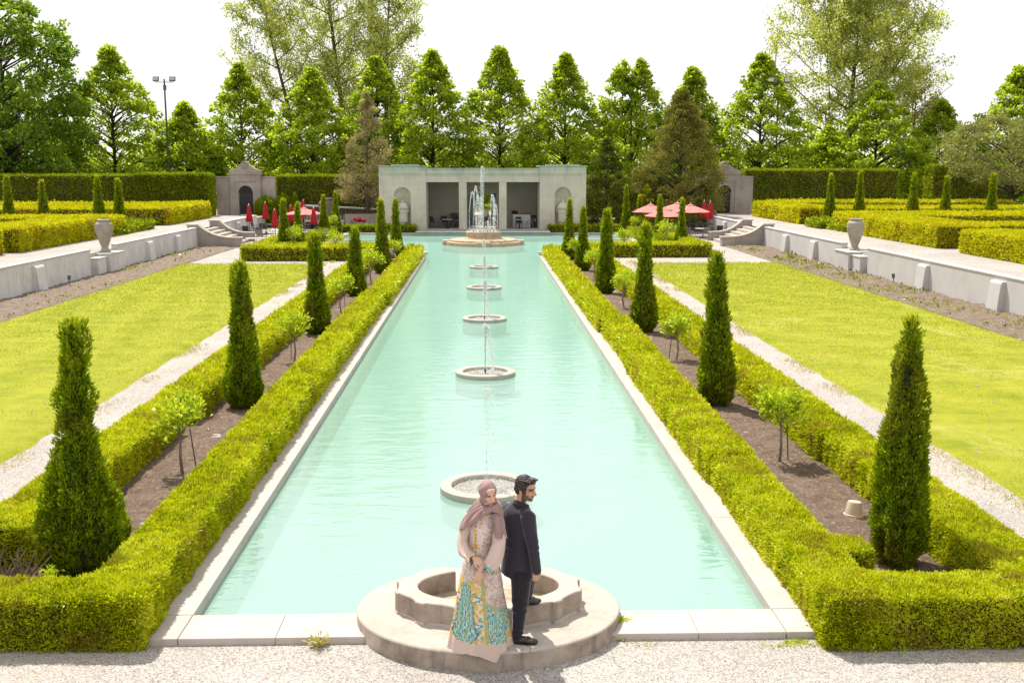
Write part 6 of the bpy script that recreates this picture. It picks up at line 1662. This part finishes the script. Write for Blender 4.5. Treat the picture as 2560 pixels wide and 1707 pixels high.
Ps = sleeve([(.115, 10.61, 1.65), (.150, 10.575, 1.52), (.150, 10.52, 1.37), (.105, 10.455, 1.235), (.045, 10.415, 1.145), (.022, 10.40, 1.115)], [(.066, .066), (.068, .072), (.072, .076), (.078, .074), (.078, .06), (.078, .055)], seed=4, fold=.008)
cloth('sleeve', Ps[:37], plain_pink, woman)
cloth('cuff', Ps[36:], lambda Q: print_pattern(Q[:, 0], Q[:, 2], 9), woman)
# headscarf
h = MB(); Hc = Vector(HW)
def TW(p): return Hc + MhW @ Vector(p)
h.ball(TW((0, .020, .030)), (.089, .106, .106), MhW, 24, 16); h.ball(TW((0, .0, -.045)), (.078, .088, .09), MhW, 20, 14)
h.capsule(TW((0, .03, -.07)), (.03, 10.60, 1.70), .080, .085)
me = organic(h, .006, 3, .5)
P = get_co(me); N = get_no(me); q = head_local(P, MhW, HW)
wrap = (q[:, 2] > -.13)
f = np.where(wrap, .0016 * np.sin(q[:, 1] * 70 + q[:, 2] * 60 + np.abs(q[:, 0]) * 40 + 3 * vnoise(q, 9, 1)), .002 * np.sin((P[:, 0] * .7 + P[:, 2] * 1.2) * 90 + 4 * vnoise(P, 9, 2)))
set_co(me, P + N * f[:, None])
import bmesh
bm = bmesh.new(); bm.from_mesh(me)
inv = MhW.transposed(); kill = []
for v in bm.verts:
    l_ = inv @ (v.co - Hc)
    if l_.y < -.015 and (l_.x / .056) ** 2 + ((l_.z + .018) / (.091 if l_.z > -.018 else .081)) ** 2 < 1: kill.append(v)
bmesh.ops.delete(bm, geom=kill, context='VERTS'); bm.to_mesh(me); bm.free()
sc = link('headscarf', me, plain_mat('mauve_scarf_cloth', tuple(MAUVE), .75, .05, 14, 0, .05, .25), woman, True)
# the draped ends: a cape swept across to her right shoulder and a long end down her left side
nphi, nv_ = 120, 60
ph = np.radians(np.linspace(-185, 178, nphi))
ek = np.radians([-185, -150, -120, -92, -70, -48, -28, -8, 8, 24, 45, 75, 110, 150, 178])
ex = np.interp(ph, ek, [.04, -.12, -.20, -.245, -.25, -.195, -.125, -.045, .02, .075, .135, .19, .19, .12, .04])
ey = np.interp(ph, ek, [10.74, 10.71, 10.67, 10.60, 10.54, 10.47, 10.445, 10.435, 10.44, 10.452, 10.475, 10.54, 10.62, 10.70, 10.74])
ez = np.interp(ph, ek, [1.50, 1.49, 1.48, 1.475, 1.49, 1.535, 1.585, 1.64, 1.685, 1.712, 1.69, 1.61, 1.56, 1.52, 1.50])
s0 = np.array([list(TW((.084 * math.sin(a) * 1.0, .008 - .088 * math.cos(a), -.088 - .022 * math.cos(a)))) for a in ph])
E_ = np.stack([ex, ey, ez], 1)
outd = np.stack([np.sin(ph), -np.cos(ph), np.zeros_like(ph)], 1)
mid_ = s0 * .45 + E_ * .55 + outd * .045 + np.array([0, 0, .065])
v_ = np.linspace(0, 1, nv_)[:, None, None]
Pc = s0[None] * (1 - v_) ** 2 + mid_[None] * 2 * v_ * (1 - v_) + E_[None] * v_ ** 2
amp = (.0105 * np.sin(np.pi * np.clip(v_[..., 0] * .9 + .1, 0, 1)) ** .7) * np.clip((np.radians(30) - ph) / np.radians(30), .25, 1)[None]
fl = np.sin(ph[None] * 13 + 2.2 * v_[..., 0] + .8 * np.sin(ph[None] * 5)) + .5 * np.sin(ph[None] * 23 - 3 * v_[..., 0])
Pc = Pc + outd[None] * (amp * fl)[..., None] * .8 + np.array([0, 0, 1.0]) * (amp * fl)[..., None] * .6
SCM = plain_mat('mauve_scarf_cloth', tuple(MAUVE), .8, .05, 14, 0, .05, .2)
sc.data.materials[0] = SCM
o = link('scarf_drape', grid_mesh('scarf_drape', Pc), SCM, woman, True); m_ = o.modifiers.new('thick', 'SOLIDIFY'); m_.thickness = .006
uu, vv = np.meshgrid(np.linspace(0, 1, 40), np.linspace(0, 1, 60))
top = np.array(TW((.030, -.062, -.118))); top2 = np.array(TW((.088, .0, -.07)))
xl = top[0] + (.108 - top[0]) * vv ** .8; xr = top2[0] + (.238 - top2[0]) * vv ** .7
X_ = xl * (1 - uu) + xr * uu
zt = (top[2] * (1 - uu) + top2[2] * uu); zb = 1.445 - .035 * uu
Z_ = zt * (1 - vv) + zb * vv
Y_ = (top[1] * (1 - uu) + top2[1] * uu) * (1 - vv) ** 2 + (10.435 + .085 * uu ** 1.4) * (1 - (1 - vv) ** 2) - .02 * np.sin(np.pi * vv)
Y_ = Y_ + (.010 * np.sin(uu * 9 + 1.5 * vv) + .004 * np.sin(uu * 21)) * (.35 + .65 * vv)
o = link('scarf_end', grid_mesh('scarf_end', np.stack([X_, Y_, Z_], -1)), SCM, woman, True); m_ = o.modifiers.new('thick', 'SOLIDIFY'); m_.thickness = .006
# undercap edge and finger rings
q = MB(); q.tube([TW((.058 * math.sin(t), -.060 - .012 * math.cos(t), -.018 + .095 * math.cos(t))) for t in np.linspace(-1.15, 1.15, 18)], .0042, 6); q.build('undercap', plain_mat('plum_band', (.20, .12, .12), .8, .1, 10), woman)
gm_ = plain_mat('gold_ring', (.70, .50, .18), .25, .05, 5, .9)
q = MB(); q.ball((-.058, 10.368, 1.005), (.009, .006, .009), None, 10, 8); q.build('finger_ring', gm_, woman)

# ---------------- man
SKM = np.array((.50, .31, .205))
MhM = Matrix.Rotation(R(60), 3, 'Z') @ Matrix.Rotation(R(9), 3, 'X') @ Matrix.Rotation(R(-3), 3, 'Y')
HM = (.432, 10.735, 1.862)
b = MB(); head_shapes(b, MhM, HM, 1.06, True)
b.capsule((.375, 10.79, 1.74), (.345, 10.80, 1.55), .058, .10); b.capsule((.43, 10.66, 1.60), (.25, 10.93, 1.60), .06, .06); b.capsule((.34, 10.79, 1.52), (.345, 10.775, 1.15), .12, .11); b.capsule((.345, 10.775, 1.15), (.37, 10.77, .95), .115, .125)
R_EL, R_WR = (.505, 10.585, 1.275), (.535, 10.585, 1.035)
b.capsule((.445, 10.64, 1.585), R_EL, .05, .04); b.capsule(R_EL, R_WR, .04, .027)
b.capsule((.245, 10.94, 1.585), (.25, 11.0, 1.30), .05, .04); b.capsule((.25, 11.0, 1.30), (.40, 11.03, 1.10), .04, .027)
hand_shapes(b, R_WR, (-.02, .0, -1), (.35, -.93, 0), -1, (.62, .68, .72, .75), .04, 1.06, .8)
hand_shapes(b, (.40, 11.03, 1.10), (.9, .0, -.4), (0, .3, .9), 1, (.5, .5, .5, .5), .05, 1.06)
b.capsule((.375, 10.69, .93), (.365, 10.66, .62), .085, .062); b.capsule((.365, 10.66, .62), (.335, 10.665, .27), .058, .04); b.capsule((.335, 10.665, .255), (.45, 10.655, .245), .036, .032)
b.capsule((.40, 10.85, .93), (.475, 10.99, .78), .085, .062); b.capsule((.475, 10.99, .78), (.455, 11.09, .54), .058, .04); b.capsule((.455, 11.09, .52), (.53, 11.12, .49), .036, .03)
me = organic(b, .0055, 3, .4)
P = get_co(me); C = np.tile(SKM, (len(P), 1)); q = head_local(P, MhM, HM, 1.06)
C = paint_head(C, q, SKM, (.34, .14, .105), (.016, .011, .009), True); set_colors(me, C)
man = link('person', me, M['skin'], None, True)
tag(man, 'bearded man in dark navy suit leaning back to back, one foot on the basin rim', 'person')
def suit_mat(name, col):
    n = NT(name); p = n.coord(); c = n.ramp(n.noise(p, 420, 3, .7), [(.3, tuple(x * .7 for x in col)), (.7, tuple(x * 1.35 for x in col))])
    s_ = n.pbr(c, .78, n.bump(n.noise(p, 24, 3, .6), .25, .01), 0, .25); s_.node.inputs['Sheen Weight'].default_value = .45; s_.node.inputs['Sheen Roughness'].default_value = .4; s_.node.inputs['Sheen Tint'].default_value = (.9, .8, 1, 1)
    return n.done(s_)
M['suit'] = suit_mat('navy_suit_cloth', (.030, .026, .036)); M['trouser'] = suit_mat('charcoal_trouser_cloth', (.016, .014, .018))
fwd = Vector((.74, .673, 0)); rt_ = Vector((.673, -.74, 0)); Mt = Matrix((rt_, fwd, Vector((0, 0, 1)))).transposed()
j = MB(); tc_ = Vector((.335, 10.785, 0))
j.ball(tc_ + Vector((0, 0, 1.50)), (.200, .138, .15), Mt, 24, 16); j.ball(tc_ + rt_ * .10 + Vector((0, 0, 1.60)), (.105, .095, .075), Mt, 18, 12); j.ball(tc_ - rt_ * .10 + Vector((0, 0, 1.60)), (.105, .095, .075), Mt, 18, 12)
j.ball(tc_ + Vector((.01, 0, 1.655)), (.10, .085, .055), Mt, 18, 12); j.ball(tc_ - fwd * .03 + Vector((0, 0, 1.56)), (.15, .105, .12), Mt, 20, 14)
jac = [(1.56, .180, .128), (1.45, .188, .136), (1.33, .176, .130), (1.20, .174, .130), (1.08, .184, .140), (.985, .194, .148), (.93, .198, .152)]
Pj = []
for k, (z, a, bb) in enumerate(jac): Pj.append([tc_ + rt_ * a * math.cos(t) + fwd * (bb * math.sin(t) + .0) + Vector((.004 * (1.5 - z) * 10 * .5, 0, z - (.03 * math.cos(t) if z < .95 else 0))) for t in np.linspace(0, 2 * PI, 40, endpoint=False)])
Q = np.array([[list(p) for p in r_] for r_ in Pj]); n0 = len(j.v); nvj, nuj = Q.shape[:2]; F = []
for i in range(nvj - 1):
    for k in range(nuj): F.append((i * nuj + k, (i + 1) * nuj + k, (i + 1) * nuj + (k + 1) % nuj, i * nuj + (k + 1) % nuj))
F.append(tuple(range(nuj))); F.append(tuple(range((nvj - 1) * nuj, nvj * nuj))[::-1]); j.add(Q.reshape(-1, 3), F)
sh = Vector((.452, 10.632, 1.585)); j.capsule(sh, R_EL, .079, .064); j.capsule(R_EL, (.538, 10.585, 1.035), .063, .048); j.ball(sh + Vector((0, 0, .005)), (.082, .078, .07))
j.capsule((.235, 10.945, 1.585), (.245, 11.0, 1.30), .077, .062); j.capsule((.245, 11.0, 1.30), (.38, 11.03, 1.12), .06, .048)
me = organic(j, .007, 4, .5); P = get_co(me); N = get_no(me)
cr_ = .0035 * np.sin(P[:, 2] * 95 + 3 * vnoise(P, 7, 1)) * np.exp(-((P[:, 2] - 1.27) / .10) ** 2) + .004 * vnoise(P, 11, 4) + .003 * vnoise(P * [1, 1, .5], 28, 6)
set_co(me, P + N * cr_[:, None]); link('jacket', me, M['suit'], man, True)
q = MB()   # collar
for sgn in (0,):
    ring = []
    nb_ = Vector((.388, 10.785, 1.735))
    for t in np.linspace(R(150), R(395), 26):
        c_ = math.cos(t); s_ = math.sin(t); ring.append(nb_ + rt_ * .075 * c_ + fwd * .078 * s_ + Vector((0, 0, -.042 - .040 * s_)))
    for i in range(len(ring) - 1): q.capsule(ring[i], ring[i + 1], .012, .012, 8)
    for i in range(len(ring) - 1): q.capsule(ring[i] + Vector((0, 0, -.026)) + (ring[i] - nb_) * .12, ring[i + 1] + Vector((0, 0, -.026)) + (ring[i + 1] - nb_) * .12, .014, .014, 8)
link('collar', organic(q, .006, 3), M['suit'], man, True)
for k in range(4):
    q = MB(); q.ball((.553 - .002 * k, 10.538 + .0 * k, 1.055 + .018 * k), (.007, .004, .007), None, 10, 6); q.build('button', M['black'], man)
q = MB()
q.capsule((.385, 10.70, .95), (.372, 10.665, .62), .112, .083); q.capsule((.372, 10.665, .62), (.342, 10.668, .29), .080, .058)
q.capsule((.385, 10.82, .95), (.47, 10.985, .79), .110, .083); q.capsule((.47, 10.985, .79), (.455, 11.085, .55), .080, .058); q.ball((.375, 10.77, .98), (.15, .13, .09))
me = organic(q, .007, 3); P = get_co(me); N = get_no(me)
set_co(me, P + N * (.005 * np.sin(P[:, 2] * 70 + 4 * vnoise(P, 8, 3)) * np.exp(-((P[:, 2] - .60) / .09) ** 2) + .005 * np.sin(P[:, 2] * 120) * np.exp(-((P[:, 2] - .33) / .05) ** 2) + .003 * vnoise(P, 14, 2))[:, None])
link('trousers', me, M['trouser'], man, True)
def shoe(a, b_, z):
    a = Vector((a[0], a[1], z)); b_ = Vector((b_[0], b_[1], z)); d = (b_ - a).normalized(); s = Vector((-d.y, d.x, 0)); L = (b_ - a).length
    q = MB()
    Ms = Matrix((s, d, Vector((0, 0, 1)))).transposed()
    q.ball(a + d * .05 + Vector((0, 0, .048)), (.038, .055, .045), Ms, 16, 12); q.ball(a + d * (L * .42) + Vector((0, 0, .044)), (.040, .085, .040), Ms, 16, 12); q.ball(a + d * (L * .72) + Vector((0, 0, .034)), (.046, .075, .030), Ms, 16, 12); q.ball(a + d * (L * .86) + Vector((0, 0, .030)), (.038, .045, .026), Ms, 16, 12)
    o = link('shoe', organic(q, .005, 3), M['leather'], man, True)
    q = MB(); pts = []
    for t in np.linspace(0, 2 * PI, 30, endpoint=False):
        w_ = .043 if math.cos(t) > 0 else .036; pts.append(a + d * (L / 2 + (L / 2 - .004) * math.cos(t)) + s * w_ * math.sin(t) * (1 + .15 * math.cos(t)))
    q.add([p + Vector((0, 0, .002)) for p in pts] + [p + Vector((0, 0, .016)) for p in pts], [tuple(range(30))[::-1], tuple(range(30, 60))] + [(i, (i + 1) % 30, 30 + (i + 1) % 30, 30 + i) for i in range(30)])
    q.build('sole', M['black'], o)
    q = MB()
    for sg in (-1, 1): q.capsule(a + d * (L * .60) + s * .008 * sg + Vector((0, 0, .080)), a + d * (L * .70) + s * .014 * sg + Vector((0, 0, .066)), .006, .008, 8)
    q.build('tassel', M['leather'], o)
M['leather'] = plain_mat('dark_shoe_leather', (.032, .024, .022), .32, .15, 12, 0, .05, .5)
shoe((.285, 10.668), (.555, 10.640), .21); shoe((.42, 11.085), (.60, 11.125), BZ)
# hair
hh = MB(); Hm = Vector(HM)
def TM(p): return Hm + MhM @ (Vector(p) * 1.06)
hh.ball(TM((0, .022, .050)), (.087, .101, .090), MhM, 24, 16); hh.ball(TM((0, -.045, .092)), (.062, .052, .034), MhM, 16, 12); hh.ball(TM((0, .062, -.005)), (.074, .055, .075), MhM, 18, 12)
for s_ in (-1, 1): hh.ball(TM((s_ * .066, .0, .030)), (.022, .05, .045), MhM, 14, 10); hh.capsule(TM((s_ * .071, -.022, .02)), TM((s_ * .069, -.024, -.025)), .012, .007, 8)
rng = np.random.default_rng(233)
for k in range(34):
    x = rng.uniform(-.06, .06); y = rng.uniform(-.06, .06); hh.capsule(TM((x, y, .108 - 4 * x * x - 3 * max(0, y) ** 2)), TM((x + rng.normal() * .02, y - .03, .114 - 6 * x * x - 3 * max(0, y - .03) ** 2 + rng.uniform(-.008, .001))), .013, .011, 7)
me = organic(hh, .0045, 3, .45); P = get_co(me); N = get_no(me); q = head_local(P, MhM, HM, 1.06)
set_co(me, P + N * (.0038 * np.sin(q[:, 0] * 190 + q[:, 2] * 150 + 5 * vnoise(q, 18, 1)) + .0045 * vnoise(q * [1, .45, 1], 95, 2) + .003 * vnoise(q, 150, 5))[:, None])
bm = bmesh.new(); bm.from_mesh(me); inv = MhM.transposed(); kill = []
for v in bm.verts:
    l_ = inv @ (v.co - Hm) / 1.06
    hl_ = .062 - .012 * (abs(l_.x) / .06) ** 2
    if l_.y < -.018 and l_.z < hl_ and abs(l_.x) < .064: kill.append(v)
    elif l_.y < .03 and l_.z < -.015 and abs(l_.x) > .060 and l_.y > -.005: kill.append(v)
bmesh.ops.delete(bm, geom=kill, context='VERTS'); bm.to_mesh(me); bm.free()
def hair_mat():
    n = NT('dark_wavy_hair'); p = n.coord(); f = n.noise(n.scale(p, (1, 1, 1)), 140, 4, .7, .5)
    return n.done(n.pbr(n.ramp(f, [(.35, (.010, .007, .006)), (.65, (.045, .030, .024))]), .42, n.bump(f, .8, .006), 0, .5))
link('hair', me, hair_mat(), man, True)
